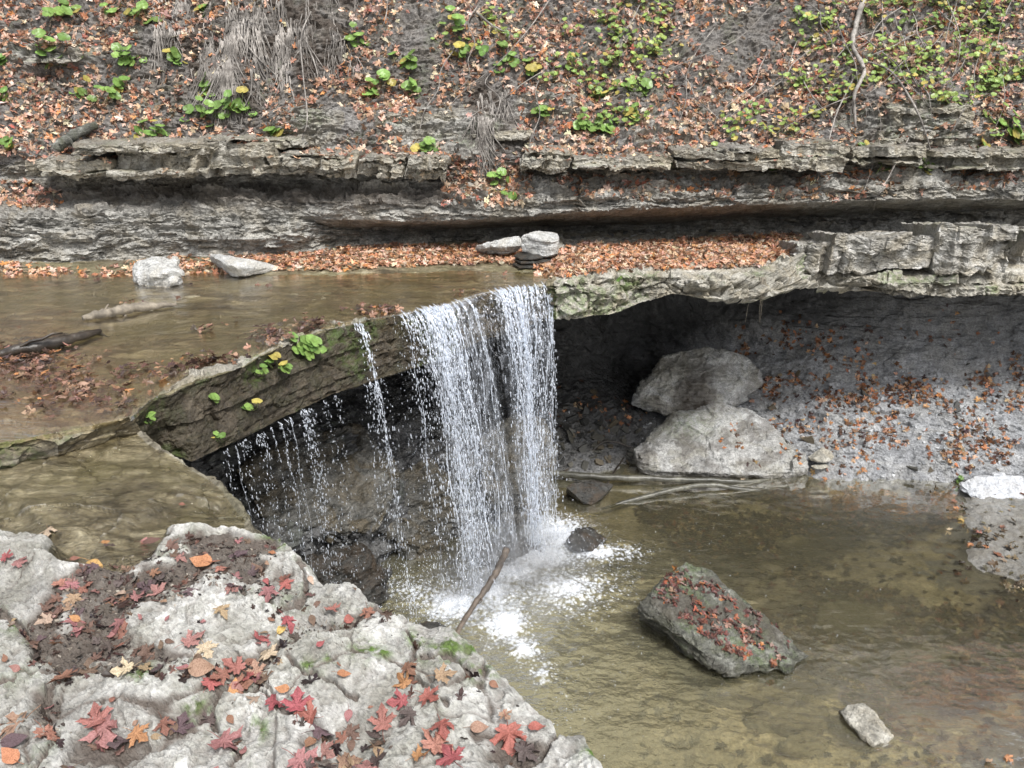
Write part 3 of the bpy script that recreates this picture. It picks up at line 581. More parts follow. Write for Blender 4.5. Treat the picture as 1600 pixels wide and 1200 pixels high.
# ---- creek water above the fall
C = []; us = []; acc = 0; prev = None
for (a, b, z, c, d, z2) in lip[:15]:
    L0 = U(a, b, .012); back = D(a if a > 0 else a*1.5-60, 400, 8.2); back[2] = .012; L1 = U(c, d, z2); dr = (L1-U(a, b, z)); dr[2] = 0; dr /= np.linalg.norm(dr)+1e-9
    o1 = L0+dr*.03+np.array([0, 0, -.004]); o2 = L0+dr*.09+np.array([0, 0, -.05])
    if not (a >= 620): o1 = L0-dr*.02; o2 = L0-dr*.01+np.array([0, 0, -.03])
    C.append([back, L0, o1, o2]); acc += 0 if prev is None else abs(a-prev); prev = a; us.append(acc)
P = loft(C, us, 400, [160, 5, 5], bl=2); P[..., 2] += .0025*fbm(P, (3, 9, 1), 3, 2)
mask = np.zeros(P.shape); mask[..., 1] = .0
surf('creek_water', P, M['creek'], mask, smooth=True)
# ---- ground behind the photographer (valley floor and opposite bank, seen only in reflections)
gx = np.linspace(-14, 16, 80); gy = np.linspace(-12, -2.8, 40); GX, GY = np.meshgrid(gx, gy, indexing='ij')
P = np.stack([GX, GY, -.25+5.5*sstep(-5.5, -11, GY)+.25*fbm(np.stack([GX, GY, GX*0], -1), .5, 4, 4)], -1)
surf('valley_bank', P, M['soil'], np.zeros(P.shape))

# ================================================================== picking surfaces
from mathutils.bvhtree import BVHTree
def bvh_of(P, step=1):
    Q = P[::step, ::step]; return BVHTree.FromPolygons([tuple(v) for v in Q.reshape(-1, 3)], [tuple(f) for f in grid_faces(*Q.shape[:2])])
BV = [bvh_of(CL, 3), bvh_of(SL, 3), bvh_of(CV, 3), bvh_of(LG, 3), bvh_of(PB, 3)]
def hit(px, py, which=None):
    d = Vector(ray(px, py)).normalized(); best = None
    for i, b in enumerate(BV):
        if which is not None and i not in which: continue
        r = b.ray_cast(Vector(CAM), d)
        if r[0] is not None and (best is None or r[3] < best[3]): best = r
    if best is None: return None
    n = best[1]
    if n.dot(d) > 0: n = -n
    return np.array(best[0]), np.array(n)
def drop(x, y, z=3, which=(1, 3)):
    best = None
    for i in which:
        r = BV[i].ray_cast(Vector((x, y, z)), Vector((0, 0, -1)))
        if r[0] is not None and (best is None or r[0].z > best): best = r[0].z
    return best

# ================================================================== STONES
def stone(name, pts, mat, label, cat, vox=.012, amp=.02, sc=5, strat_amp=.0, masks=None, seed=0, group=None, smooth=False, relax=1, chip=10):
    """hull of the corner points, remeshed fine, then weathered"""
    bm = bmesh.new()
    for p in pts: bm.verts.new(tuple(float(c) for c in p))
    r = bmesh.ops.convex_hull(bm, input=bm.verts); 
    bmesh.ops.delete(bm, geom=[g for g in r['geom_interior'] if isinstance(g, bmesh.types.BMVert)], context='VERTS')
    bmesh.ops.recalc_face_normals(bm, faces=bm.faces)
    me = bpy.data.meshes.new('tmp'); bm.to_mesh(me); bm.free(); o = bpy.data.objects.new('tmp', me); COL.objects.link(o)
    md = o.modifiers.new('r', 'REMESH'); md.mode = 'VOXEL'; md.voxel_size = vox
    bpy.context.view_layer.update(); dg = bpy.context.evaluated_depsgraph_get(); ev = o.evaluated_get(dg).to_mesh()
    n = len(ev.vertices); co = np.empty(n*3, np.float32); ev.vertices.foreach_get('co', co); co = co.reshape(-1, 3).astype(float)
    Fs = np.array([list(p.vertices) if len(p.vertices) == 4 else list(p.vertices)+[p.vertices[0]] for p in ev.polygons])
    nr = np.empty(n*3, np.float32); ev.vertices.foreach_get('normal', nr); nr = nr.reshape(-1, 3).astype(float)
    o.evaluated_get(dg).to_mesh_clear(); bpy.data.objects.remove(o); bpy.data.meshes.remove(me)
    # relax a little
    e = np.concatenate([Fs[:, [0, 1]], Fs[:, [1, 2]], Fs[:, [2, 3]], Fs[:, [3, 0]]])
    for _ in range(relax):
        acc = np.zeros_like(co); cnt = np.zeros(n); np.add.at(acc, e[:, 0], co[e[:, 1]]); np.add.at(cnt, e[:, 0], 1); np.add.at(acc, e[:, 1], co[e[:, 0]]); np.add.at(cnt, e[:, 1], 1)
        co = .5*co+.5*acc/np.maximum(cnt, 1)[:, None]
    rs = np.random.default_rng(seed+500); cen = co.mean(0); ext = co.max(0)-co.min(0)
    for _ in range(chip):
        v = rs.normal(size=3)*(1/np.maximum(ext, .02)); v /= np.linalg.norm(v); q = (co-cen)@v; lim = q.max()*rs.uniform(.86, .96); co = co-np.maximum(0, q-lim)[:, None]*v
    d = amp*fbm(co, sc, 4, seed*3.7)+amp*.4*ridged(co, sc*2.2, 3, seed*1.7)
    fa, fe = facet(co, np.array([1, 1, 1.6])*sc*.9, .6, seed); fb, fe2 = facet(co, np.array([1, 1, 1.8])*sc*3.2, .6, seed+3); d += amp*(1.1*fa+.35*fb-.5*np.exp(-fe/.05)*(fa > .1))+amp*.35*fbm(co, sc*4, 3, seed)
    if strat_amp: v, _ = strata(co, .03, .3, seed, .02); d += strat_amp*(v-.5)*(np.abs(nr[:, 2]) < .7)
    co = co+nr*d[:, None]
    px, py = proj(co); mk = np.zeros((n, 3))
    if masks: masks(co, nr, px, py, mk)
    me = mesh_np(name, co, Fs, smooth, {'mask': mk}); o = link(name, me, mat); rebase(o); tag(o, label, cat, group)
    STN[name+str(seed)] = (co, nr, Fs); o['_'] = 1; del o['_']
    return o
STN = {}
def prism(top, dz, base_scale=1.0, shift=(0, 0)):
    top = np.array([np.asarray(t, float) for t in top]); c = top.mean(0); b = top.copy(); b[:, :2] = c[:2]+(b[:, :2]-c[:2])*base_scale+np.array(shift); b[:, 2] = b[:, 2]-dz if np.ndim(dz) == 0 else b[:, 2]-np.array(dz)
    return list(top)+list(b)
def moss_top(k):
    def f(co, nr, px, py, mk): mk[:, 1] = k*np.clip(nr[:, 2], 0, 1)*sstep(-.1, .3, fbm(co, 5, 3, 1))
    return f
def wetbase(z0, h=.05):
    def f(co, nr, px, py, mk): mk[:, 0] = 1-sstep(z0, z0+h, co[:, 2]+.02*fbm(co, 8, 2, 1))
    return f
# creek stones
zt = .17
stone('creek_stone', prism([U(205, 412, .16), U(238, 403, .19), U(274, 402, .17), U(281, 424, .12), U(272, 432, .10), U(215, 432, .09)], .10, 1.0), M['pale'], 'rounded pale grey stone standing in the creek at the foot of the shale wall', 'stone', masks=wetbase(.0, .04), seed=1, amp=.02)
stone('creek_stone', [U(329, 397, .20), U(350, 399, .20), U(395, 404, .15), U(445, 419, .03), U(440, 422, .01), U(385, 432, .02), U(366, 433, .02), U(362, 418, .14), U(335, 404, .16), U(345, 425, -.02), U(330, 405, .0), U(400, 410, .0)], M['pale'], 'wedge shaped pale slab tapering to a point in the creek', 'stone', masks=wetbase(.0, .03), seed=2, amp=.010, strat_amp=.01)
stone('shelf_stone', [U(742, 386, .16), U(790, 368, .26), U(815, 366, .27), U(818, 385, .17), U(800, 396, .08), U(760, 397, .06), U(742, 393, .08), U(800, 380, .1)], M['pale'], 'long tapering pale stone leaning on the squared stone beside the fall', 'stone', seed=3, amp=.012)
stone('shelf_stone', prism([U(813, 366, .30), U(840, 360, .31), U(872, 361, .30), U(873, 376, .26), U(862, 378, .26), U(822, 373, .26)], .15, .97), M['pale'], 'squared white grey stone block perched on thin slates beside the fall', 'stone', seed=4, amp=.008, strat_amp=.01)
for i, (a, b, w, z, lab) in enumerate(((828, 398, 26, .125, 'thin flat dark slate directly under the squared stone, top of three'), (832, 404, 30, .095, 'thin flat dark slate in the middle of the three under the squared stone'), (826, 411, 26, .06, 'thin flat dark slate at the bottom of three under the squared stone'))):
    stone('slate', prism([U(a-w, b, z), U(a-w*.5, b-6, z), U(a+w*.7, b-6, z), U(a+w, b+1, z), U(a+w*.4, b+5, z), U(a-w*.6, b+5, z)], .022), M['dark'], lab, 'stone', seed=5+i, amp=.005, vox=.008, group='slates stacked under the squared stone')
# cave boulders
def boulder_stain(co, nr, px, py, mk):
    mk[:, 0] = .9*np.exp(-(((px-1085)/32)**2+((py-620)/38)**2)**2)+.8*sstep(.25, .4, fbm(co, 2.4, 3, 5))*(px < 1120)
    mk[:, 0] = np.clip(mk[:, 0], 0, 1)*1.1; mk[:, 2] = .75*np.exp(-(((px-1085)/30)**2+((py-618)/34)**2)**2)+.35*sstep(.15, .4, fbm(co, 4, 4, 25))
def DB(p): return [D(a, b, c) for a, b, c in p]
stone('boulder', DB([(985, 628, 8.15), (1000, 605, 8.2), (1040, 556, 8.35), (1085, 543, 8.4), (1142, 545, 8.4), (1180, 572, 8.3), (1197, 598, 8.2), (1160, 628, 8.1), (1110, 640, 7.95), (1040, 648, 7.95), (990, 640, 8.0), (1010, 600, 8.7), (1100, 560, 8.9), (1190, 600, 8.8), (1100, 650, 8.8), (1080, 600, 8.02), (1165, 595, 8.1)]), M['boulder'],
      'large pale grey boulder with dark damp stains leaning in the cave, the upper of two', 'boulder', vox=.014, amp=.026, sc=3, strat_amp=.02, masks=boulder_stain, seed=9, chip=5, relax=0)
def b2(co, nr, px, py, mk):
    mk[:, 0] = .55*sstep(650, 690, py+14*fbm(co, 3, 3, 2)); mk[:, 1] = .35*np.exp(-(((px-1070)/40)**2+((py-665)/22)**2)); mk[:, 0] = np.maximum(mk[:, 0], 1.2*(1-sstep(ZP+.03, ZP+.10, co[:, 2]+.03*fbm(co, 5, 3, 4)))); mk[:, 2] = .5*sstep(.1, .4, fbm(co, 4, 4, 21))
stone('boulder', DB([(1045, 650, 7.95), (1070, 635, 8.0), (1120, 628, 8.0), (1165, 638, 7.9), (1200, 655, 7.8), (1240, 690, 7.45), (1262, 730, 7.15), (1230, 742, 7.1), (1120, 742, 7.05), (1040, 738, 7.1), (1005, 715, 7.2), (990, 700, 7.4), (1010, 680, 7.6), (1000, 760, 7.3), (1260, 760, 7.3), (1120, 700, 8.6), (1120, 760, 8.0)]), M['boulder'],
      'broad sloping grey boulder at the pool edge below the upper boulder', 'boulder', vox=.014, amp=.024, sc=3, strat_amp=.02, masks=b2, seed=10, chip=3, relax=0)
# leaf covered boulder in the pool
def b3(co, nr, px, py, mk):
    mk[:, 0] = .9*(1-sstep(ZP+.0, ZP+.07, co[:, 2]+.02*fbm(co, 6, 2, 3))); mk[:, 1] = .3*sstep(-.0, .4, fbm(co, 4, 3, 5)); mk[:, 0] = np.maximum(mk[:, 0], .8*(nr[:, 2] < .35)); mk[:, 2] = .6*np.clip(nr[:, 2], 0, 1)*(sstep(0, .2, fbm(co, (2, 4, 4), 3, 6)))
zz = ZP
stone('boulder', [U(1012, 935, zz+.36), U(1035, 905, zz+.36), U(1075, 885, zz+.32), U(1110, 897, zz+.27), U(1160, 935, zz+.22), U(1210, 980, zz+.12), U(1262, 1026, zz+.03), U(1270, 1030, zz-.05), U(1235, 1040, zz+.05), U(1165, 1055, zz+.02), U(1120, 1040, zz+.12), U(1070, 1000, zz+.22), U(1015, 950, zz+.30), U(1000, 965, zz+.12), U(1060, 1010, zz+.02), U(1160, 1062, zz-.1), U(1000, 975, zz-.2), U(1090, 900, zz-.2), U(1250, 1035, zz-.2)], M['greenrock'],
      'tilted mossy grey boulder topped with red and orange leaves in the pool', 'boulder', vox=.011, amp=.020, sc=4, strat_amp=.04, masks=b3, seed=11, chip=3, relax=0)
stone('pool_stone', [U(1312, 1112, zz+.06), U(1325, 1100, zz+.07), U(1350, 1098, zz+.07), U(1362, 1120, zz+.06), U(1395, 1150, zz+.03), U(1396, 1154, zz-.02), U(1368, 1168, zz+.03), U(1335, 1140, zz+.05), U(1365, 1176, zz-.06), U(1315, 1115, zz-.08), U(1400, 1155, zz-.1), U(1340, 1110, zz-.1)], M['sand'], 'small angular pale stone just above the water near the front of the pool', 'stone', vox=.008, amp=.01, sc=8, masks=wetbase(zz, .03), seed=12)
stone('bank_stone', [U(1502, 755, zz+.10), U(1520, 742, zz+.16), U(1560, 739, zz+.17), U(1625, 745, zz+.16), U(1640, 775, zz+.06), U(1580, 780, zz+.05), U(1518, 780, zz+.04), U(1505, 772, zz+.02), U(1500, 770, zz-.1), U(1640, 780, zz-.1), U(1560, 750, zz-.1)], M['bluepale'], 'pale bluish grey slab at the water edge by a green sprig on the right bank', 'stone', amp=.015, strat_amp=.02, seed=13)
stone('wet_rock', [U(886, 842, zz+.14), U(895, 826, zz+.16), U(925, 828, zz+.13), U(948, 842, zz+.04), U(925, 858, zz+.03), U(900, 860, zz+.06), U(890, 850, zz-.1), U(950, 845, zz-.1), U(920, 830, zz-.1)], M['dark'], 'small dark wet rock in the white splash right of the fall', 'rock', amp=.02, seed=14, smooth=True)
stone('wet_rock', [U(880, 762, zz+.17), U(892, 752, zz+.20), U(935, 753, zz+.20), U(958, 757, zz+.17), U(945, 772, zz+.08), U(922, 790, zz+.02), U(905, 782, zz+.04), U(890, 775, zz-.1), U(950, 770, zz-.1), U(930, 760, zz-.1)], M['dark'], 'dark angular wet rock under the log beside the fall', 'rock', amp=.012, seed=15)
stone('shore_stone', DB([(1262, 715, 7.25), (1285, 700, 7.3), (1303, 706, 7.3), (1306, 715, 7.2), (1290, 722, 7.15), (1270, 720, 7.15), (1285, 715, 7.5)]), M['sand'], 'small layered stone on the bank at the right foot of the broad boulder', 'stone', amp=.01, strat_amp=.02, seed=16, vox=.008)
stone('shore_stone', DB([(1265, 727, 7.15), (1290, 724, 7.2), (1298, 730, 7.15), (1280, 734, 7.1), (1280, 730, 7.3), (1270, 733, 7.2)]), M['sand'], 'tiny flat stone at the waterline below the small layered stone', 'stone', amp=.004, seed=17, vox=.006)
# rocks behind the fall
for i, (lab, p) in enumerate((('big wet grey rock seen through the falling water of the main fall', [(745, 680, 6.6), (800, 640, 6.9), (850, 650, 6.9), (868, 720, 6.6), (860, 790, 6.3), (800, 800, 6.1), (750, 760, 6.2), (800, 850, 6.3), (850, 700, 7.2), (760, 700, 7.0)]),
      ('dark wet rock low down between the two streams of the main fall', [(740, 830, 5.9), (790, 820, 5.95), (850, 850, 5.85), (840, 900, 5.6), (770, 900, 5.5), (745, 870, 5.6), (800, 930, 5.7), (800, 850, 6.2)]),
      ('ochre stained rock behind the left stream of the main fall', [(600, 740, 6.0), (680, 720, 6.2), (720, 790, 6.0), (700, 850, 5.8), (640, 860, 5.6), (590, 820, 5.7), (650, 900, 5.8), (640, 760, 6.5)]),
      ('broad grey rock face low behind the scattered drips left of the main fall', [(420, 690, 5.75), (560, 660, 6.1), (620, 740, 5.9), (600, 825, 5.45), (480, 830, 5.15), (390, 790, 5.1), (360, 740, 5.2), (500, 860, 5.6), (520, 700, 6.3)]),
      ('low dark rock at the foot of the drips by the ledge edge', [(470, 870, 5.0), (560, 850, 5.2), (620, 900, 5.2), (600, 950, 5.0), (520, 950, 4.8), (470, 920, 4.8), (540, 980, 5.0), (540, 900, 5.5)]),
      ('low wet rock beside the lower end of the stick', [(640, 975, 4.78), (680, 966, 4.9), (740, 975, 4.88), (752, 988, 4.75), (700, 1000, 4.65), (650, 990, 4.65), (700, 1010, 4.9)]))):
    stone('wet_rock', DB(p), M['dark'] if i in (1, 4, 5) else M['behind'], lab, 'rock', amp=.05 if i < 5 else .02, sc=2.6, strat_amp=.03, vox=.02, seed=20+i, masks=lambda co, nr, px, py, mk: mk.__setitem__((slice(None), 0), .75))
# bedrock blocks of the upper ledge
blocks = [(36, 172, 250, 280, 'low pale ledge block at the far left below the mossy log'), (168, 322, 232, 281, 'thick ledge block with a flat overhanging top left of the vertical joint'), (318, 432, 222, 278, 'ledge block right of the vertical joint with a broken lower corner'), (430, 556, 243, 279, 'long smooth ledge block in the middle of the left ledge'),
 (556, 631, 245, 280, 'short square ledge block under the leaf patch'), (633, 698, 244, 284, 'last ledge block at the right end of the left ledge'),
 (815, 892, 238, 272, 'rounded ledge block at the left end of the right ledge'), (893, 1048, 247, 274, 'long pale ledge block of the right ledge'), (1058, 1228, 238, 270, 'layered ledge block in the middle of the right ledge'), (1230, 1330, 226, 268, 'ledge block under the hanging twigs')]
blocks += [(1332, 1452, 230, 262, 'ledge block right of the hanging twigs under the bare outcrop'), (1455, 1640, 236, 268, 'ledge block at the right frame edge below the yellow green clump')]
def bed_block(name, a, b, y0, y1, d, mat, label, cat, seed, group, jag=.10, nl=4, masks=None, topj=.02, depth=.85, slant=.25, back=.03):
    r = np.random.default_rng(seed); xa, xb = D(a, y0, d)[0], D(b, y0, d)[0]; zt, zb = D(a, y0, d)[2], D(a, y1, d)[2]
    nu = max(int((xb-xa)/.008), 30); nf = max(int((zt-zb)/.007), 16); u = np.linspace(0, 1, nu)[:, None]
    bnd = np.sort(np.concatenate([[0, 1], r.uniform(.12, .9, nl-1)])); fv = np.linspace(0, 1, nf)[None]
    x = xa+(xb-xa)*u; off = np.zeros((nu, nf)); lay = np.clip(np.searchsorted(bnd, fv[0], 'right')-1, 0, nl-1)
    for L in range(nl):
        k = int(r.integers(4, 9))+int((xb-xa)*2.5); kx = np.sort(np.concatenate([[0, 1], r.random(k)])); kv = r.normal(0, .45, k+2)*jag; base = r.normal(0, .35)*jag+(.5*jag if L == nl-1 else 0)
        c = np.interp(u[:, 0], kx, kv)+np.where(hash2(np.floor(u[:, 0]*k*.6), np.floor(u[:, 0]*0+L+seed), 3) > .6, .3*jag, 0)+base; off[:, lay == L] = c[:, None]
    tz = np.interp(u[:, 0], np.sort(r.random(9)), r.uniform(-1, 1, 9))[:, None]*topj; bz = np.interp(u[:, 0], np.sort(r.random(8)), r.uniform(-.3, 1, 8))[:, None]*topj*2.2
    z = (zt+tz)*(1-fv)+(zb+bz)*fv+.3*topj*np.sin(fv*0)
    yy = d+off; X = x+slant*(z-(zt+zb)/2)*r.choice([-1, 1]); Pf = np.stack([X+0*yy, yy, z], -1)
    def run(p0, y1_, n, z1): t = np.linspace(0, 1, n)[None, :, None]; q = p0.copy(); q[..., 1] = y1_; q[..., 2] = z1; return p0*(1-t)+q*t
    top = run(Pf[:, :1], d+depth, 34, (zt+tz)+back)[:, ::-1]; bot = run(Pf[:, -1:], d+depth, 26, (zb+bz)-.0)
    Pp = np.concatenate([top[:, :-1], Pf, bot[:, 1:]], 1)
    n = grid_normals(Pp); n *= np.sign((-n[:, 40, 1]).mean())
    q = Pp+.02*np.stack([fbm(Pp, 9, 2, 61+seed), fbm(Pp, 9, 2, 62), fbm(Pp, 9, 2, 63)], -1)
    fa, fe = facet(q, (6, 6, 18), .6, seed); fb, fe2 = facet(q, (22, 22, 60), .6, seed+1)
    ds = .014*fa+.005*fb-.008*np.exp(-fe/.06)+.008*fbm(Pp, 12, 4, seed)
    Pp = Pp+n*ds[..., None]; w = np.minimum(np.arange(nu), np.arange(nu)[::-1])[:, None]
    c0 = Pp.mean(1, keepdims=True); Pp[0] = Pp[1]*.15+c0[1]*.85; Pp[-1] = Pp[-2]*.15+c0[-2]*.85; Pp[0, :, 0] = Pp[1, :, 0]+.004*0; Pp[-1, :, 0] = Pp[-2, :, 0]
    mk = np.zeros(Pp.shape); mk[:, :34, 2] = .5; mk[..., 1] = .25*sstep(.1, .4, fbm(Pp, 3, 3, 9))*(n[..., 2] > .3)
    if masks: masks(Pp, n, mk)
    me = mesh_np(name, Pp.reshape(-1, 3), grid_faces(*Pp.shape[:2]), False, {'mask': mk.reshape(-1, 3)}); o = link(name, me, mat); STN[name+str(seed)] = (Pp.reshape(-1, 3).copy(), n.reshape(-1, 3), None); rebase(o); tag(o, label, cat, group); return o
for i, (a, b, y0, y1, lab) in enumerate(blocks):
    d = 7.14 if i < 6 else 7.22 if i < 10 else 7.5
    bed_block('ledge_block', a, b, y0, y1, d+rnd.uniform(-.03, .05), M['sand'], lab, 'rock ledge', 40+i, 'bedrock blocks of the upper ledge', jag=.11)
for i, (a, b, y0, y1, d, lab) in enumerate(((105, 330, 226, 242, 7.06, 'thin flat cap slab jutting over the left ledge'), (318, 470, 218, 232, 7.2, 'thin cap slab above the vertical joint'), (1120, 1190, 233, 243, 7.25, 'small dark flat slab lying on the right ledge'), (690, 830, 205, 222, 7.55, 'thin bed of rock above the gap between the two ledges'), (40, 120, 84, 98, 7.95, 'small dark outcrop high on the left of the bank'), (1395, 1530, 165, 200, 7.75, 'blocky pale outcrop among the vines at the right'), (1370, 1500, 204, 236, 7.7, 'lower blocky outcrop among the vines at the right'), (600, 720, 180, 205, 7.62, 'bare pale outcrop below the clump in the middle of the bank'))):
    bed_block('flat_rock', a, b, y0, y1, d, M['sand'] if i not in (2, 4) else M['shale'], lab, 'rock', 55+i, None, jag=.09, nl=3, topj=.012, depth=.8)
def whiten(P, n, mk): mk[..., 0] = .5*sstep(.2, .4, fbm(P, (3, 3, 1.0), 3, 4)); mk[..., 2] *= .5
for i, (a, b, y0, y1, d, lab) in enumerate(((1304, 1474, 368, 433, 6.93, 'big square jutting rock block with white streaks, left of the pair on the right'),
      (1475, 1596, 354, 431, 6.90, 'big jutting rock block with white patches, right of the pair on the right'),
      (1240, 1303, 380, 438, 7.08, 'narrow rock block between the leafy shelf and the jutting pair'), (1598, 1760, 362, 436, 7.3, 'recessed rock block cut by the right frame edge'))):
    bed_block('ledge_block', a, b, y0, y1, d, M['blk'], lab, 'rock block', 70+i, 'jutting blocks on the right', jag=.09, nl=2, masks=whiten, topj=.03, depth=.75, slant=.10, back=-.12)

# ================================================================== LEAVES
half = [(.0, -.34), (.14, -.40), (.34, -.46), (.40, -.33), (.60, -.30), (.50, -.17), (.34, -.07), (.58, -.03), (.66, .10), (.96, .24), (.74, .31), (.68, .45), (.50, .33), (.25, .23), (.27, .50), (.42, .62), (.24, .70), (.17, .86), (0, 1.06)]
OUT = np.array(half+[(-x, y) for x, y in half[-2:0:-1]])
OUTLO = np.array([(0, -.35), (.36, -.44), (.58, -.26), (.32, -.06), (.95, .24), (.60, .40), (.25, .24), (.38, .64), (0, 1.05), (-.38, .64), (-.25, .24), (-.60, .40), (-.95, .24), (-.32, -.06), (-.58, -.26), (-.36, -.44)])
ELL = np.array([(.0, -.5), (.2, -.42), (.36, -.2), (.42, .05), (.34, .35), (.18, .65), (0, .95), (-.18, .65), (-.34, .35), (-.42, .05), (-.36, -.2), (-.2, -.42)])
def leaf_mesh(name, outline, curl, seed):
    r = random.Random(seed); n = len(outline); rings = [.0, .3, .55, .8, 1.0]; V = [(0, 0)]; 
    for q in rings[1:]:
        for (x, y) in outline:
            f = 1 if q == 1 else (q/ math.hypot(x, y)*.62*(1-q)+q*q) if False else q
            V.append((x*f, y*f))
    V = np.array(V); V[:, 0] *= r.uniform(.85, 1.1)
    rr = np.hypot(V[:, 0], V[:, 1]); th = np.arctan2(V[:, 1], V[:, 0]); ph = r.uniform(0, 6)
    z = curl*(rr**2)*(.5+.7*np.sin(2*th+ph))+.07*np.sin(5*V[:, 0]+ph)*rr+.05*np.sin(7*V[:, 1]+2*ph)+.10*rr*np.sin(5*th+ph)*abs(curl)*2
    V3 = np.column_stack([V, z]); T = []; Q = []
    for i in range(n): T.append((0, 1+i, 1+(i+1) % n))
    for k in range(3):
        for i in range(n):
            a = 1+k*n+i; b = 1+k*n+(i+1) % n; Q.append((a, a+n, b+n, b))
    # vein shading: darker at lobe axes
    vein = np.ones(len(V))
    if len(outline) > 20:
        for ang in (90, 90-58, 90+58, -38, 218):
            dirv = np.array([math.cos(R(ang)), math.sin(R(ang))]); t = V@dirv; dd = np.abs(V@np.array([-dirv[1], dirv[0]])); vein = np.where((dd < .05) & (t > .05), .72, vein)
    col = np.column_stack([vein]*3)
    b = MB(); b.add(V3, Q, T, col)
    b.tube(np.array([(0, -.3, z[1] if len(z) > 1 else 0), (.03, -.7, .08), (.12, -1.05, .12)])*np.array([1, 1, 1]), [.022, .016, .014], 4, (.8, .7, .6))
    me = b.mesh(name, True); me.materials.append(M['leaf']); return me
LM = [leaf_mesh('maple_leaf', OUT, c, i) for i, c in enumerate((.10, -.14, .26, -.34, .45, .05, -.50, .60, .18, -.22))]; EM = [leaf_mesh('oval_leaf', ELL, c, 20+i) for i, c in enumerate((.15, -.25, .35))]
def basis(n, spin, tilt=0):
    n = n/np.linalg.norm(n); n = n+tilt*np.array([rnd.gauss(0, 1), rnd.gauss(0, 1), rnd.gauss(0, .4)]); n /= np.linalg.norm(n)
    a = np.cross(n, [0, 0, 1.]) if abs(n[2]) < .95 else np.cross(n, [0, 1., 0]); a /= np.linalg.norm(a); b = np.cross(n, a)
    return np.stack([a*math.cos(spin)+b*math.sin(spin), -a*math.sin(spin)+b*math.cos(spin), n], 1)
_LC = {'crimson': (.44, .045, .06), 'red': (.50, .09, .06), 'salmon': (.52, .17, .11), 'pink': (.46, .16, .15), 'orange': (.62, .23, .045), 'yellow': (.75, .47, .055), 'cream': (.66, .51, .31), 'tan': (.47, .28, .14), 'brown': (.20, .095, .05), 'purple brown': (.12, .065, .07), 'rust': (.34, .12, .05), 'dark brown': (.085, .05, .035)}
LC = {k: tuple(.68*c+.32*(.6*sum(v)/3+.14) for c in v) for k, v in _LC.items()}
placed = []
def put_leaf(px, py, size, colr, label, kind='maple', spin=None, tilt=.18, group=None, lift=.006, which=None):
    hh = hit(px, py, which)
    if hh is None: return None
    p, n = hh; n = n+np.array([0, 0, .8]); n /= np.linalg.norm(n)
    me = rnd.choice(LM if kind == 'maple' else EM); o = bpy.data.objects.new('fallen_leaf', me); COL.objects.link(o)
    B = basis(n, rnd.uniform(0, 6.28) if spin is None else spin, tilt); s = size/2*rnd.uniform(.88, 1.06)
    o.matrix_world = Matrix([[*(B[0]*s), p[0]], [*(B[1]*s), p[1]], [*(B[2]*s), p[2]+lift+.012*rnd.random()], [0, 0, 0, 1]])
    c = LC[colr]; j = rnd.uniform(.85, 1.15); o.color = (min(c[0]*j, 1), c[1]*j*rnd.uniform(.9, 1.1), c[2]*j, 1)
    tag(o, label, 'leaf', group); placed.append(o); return o
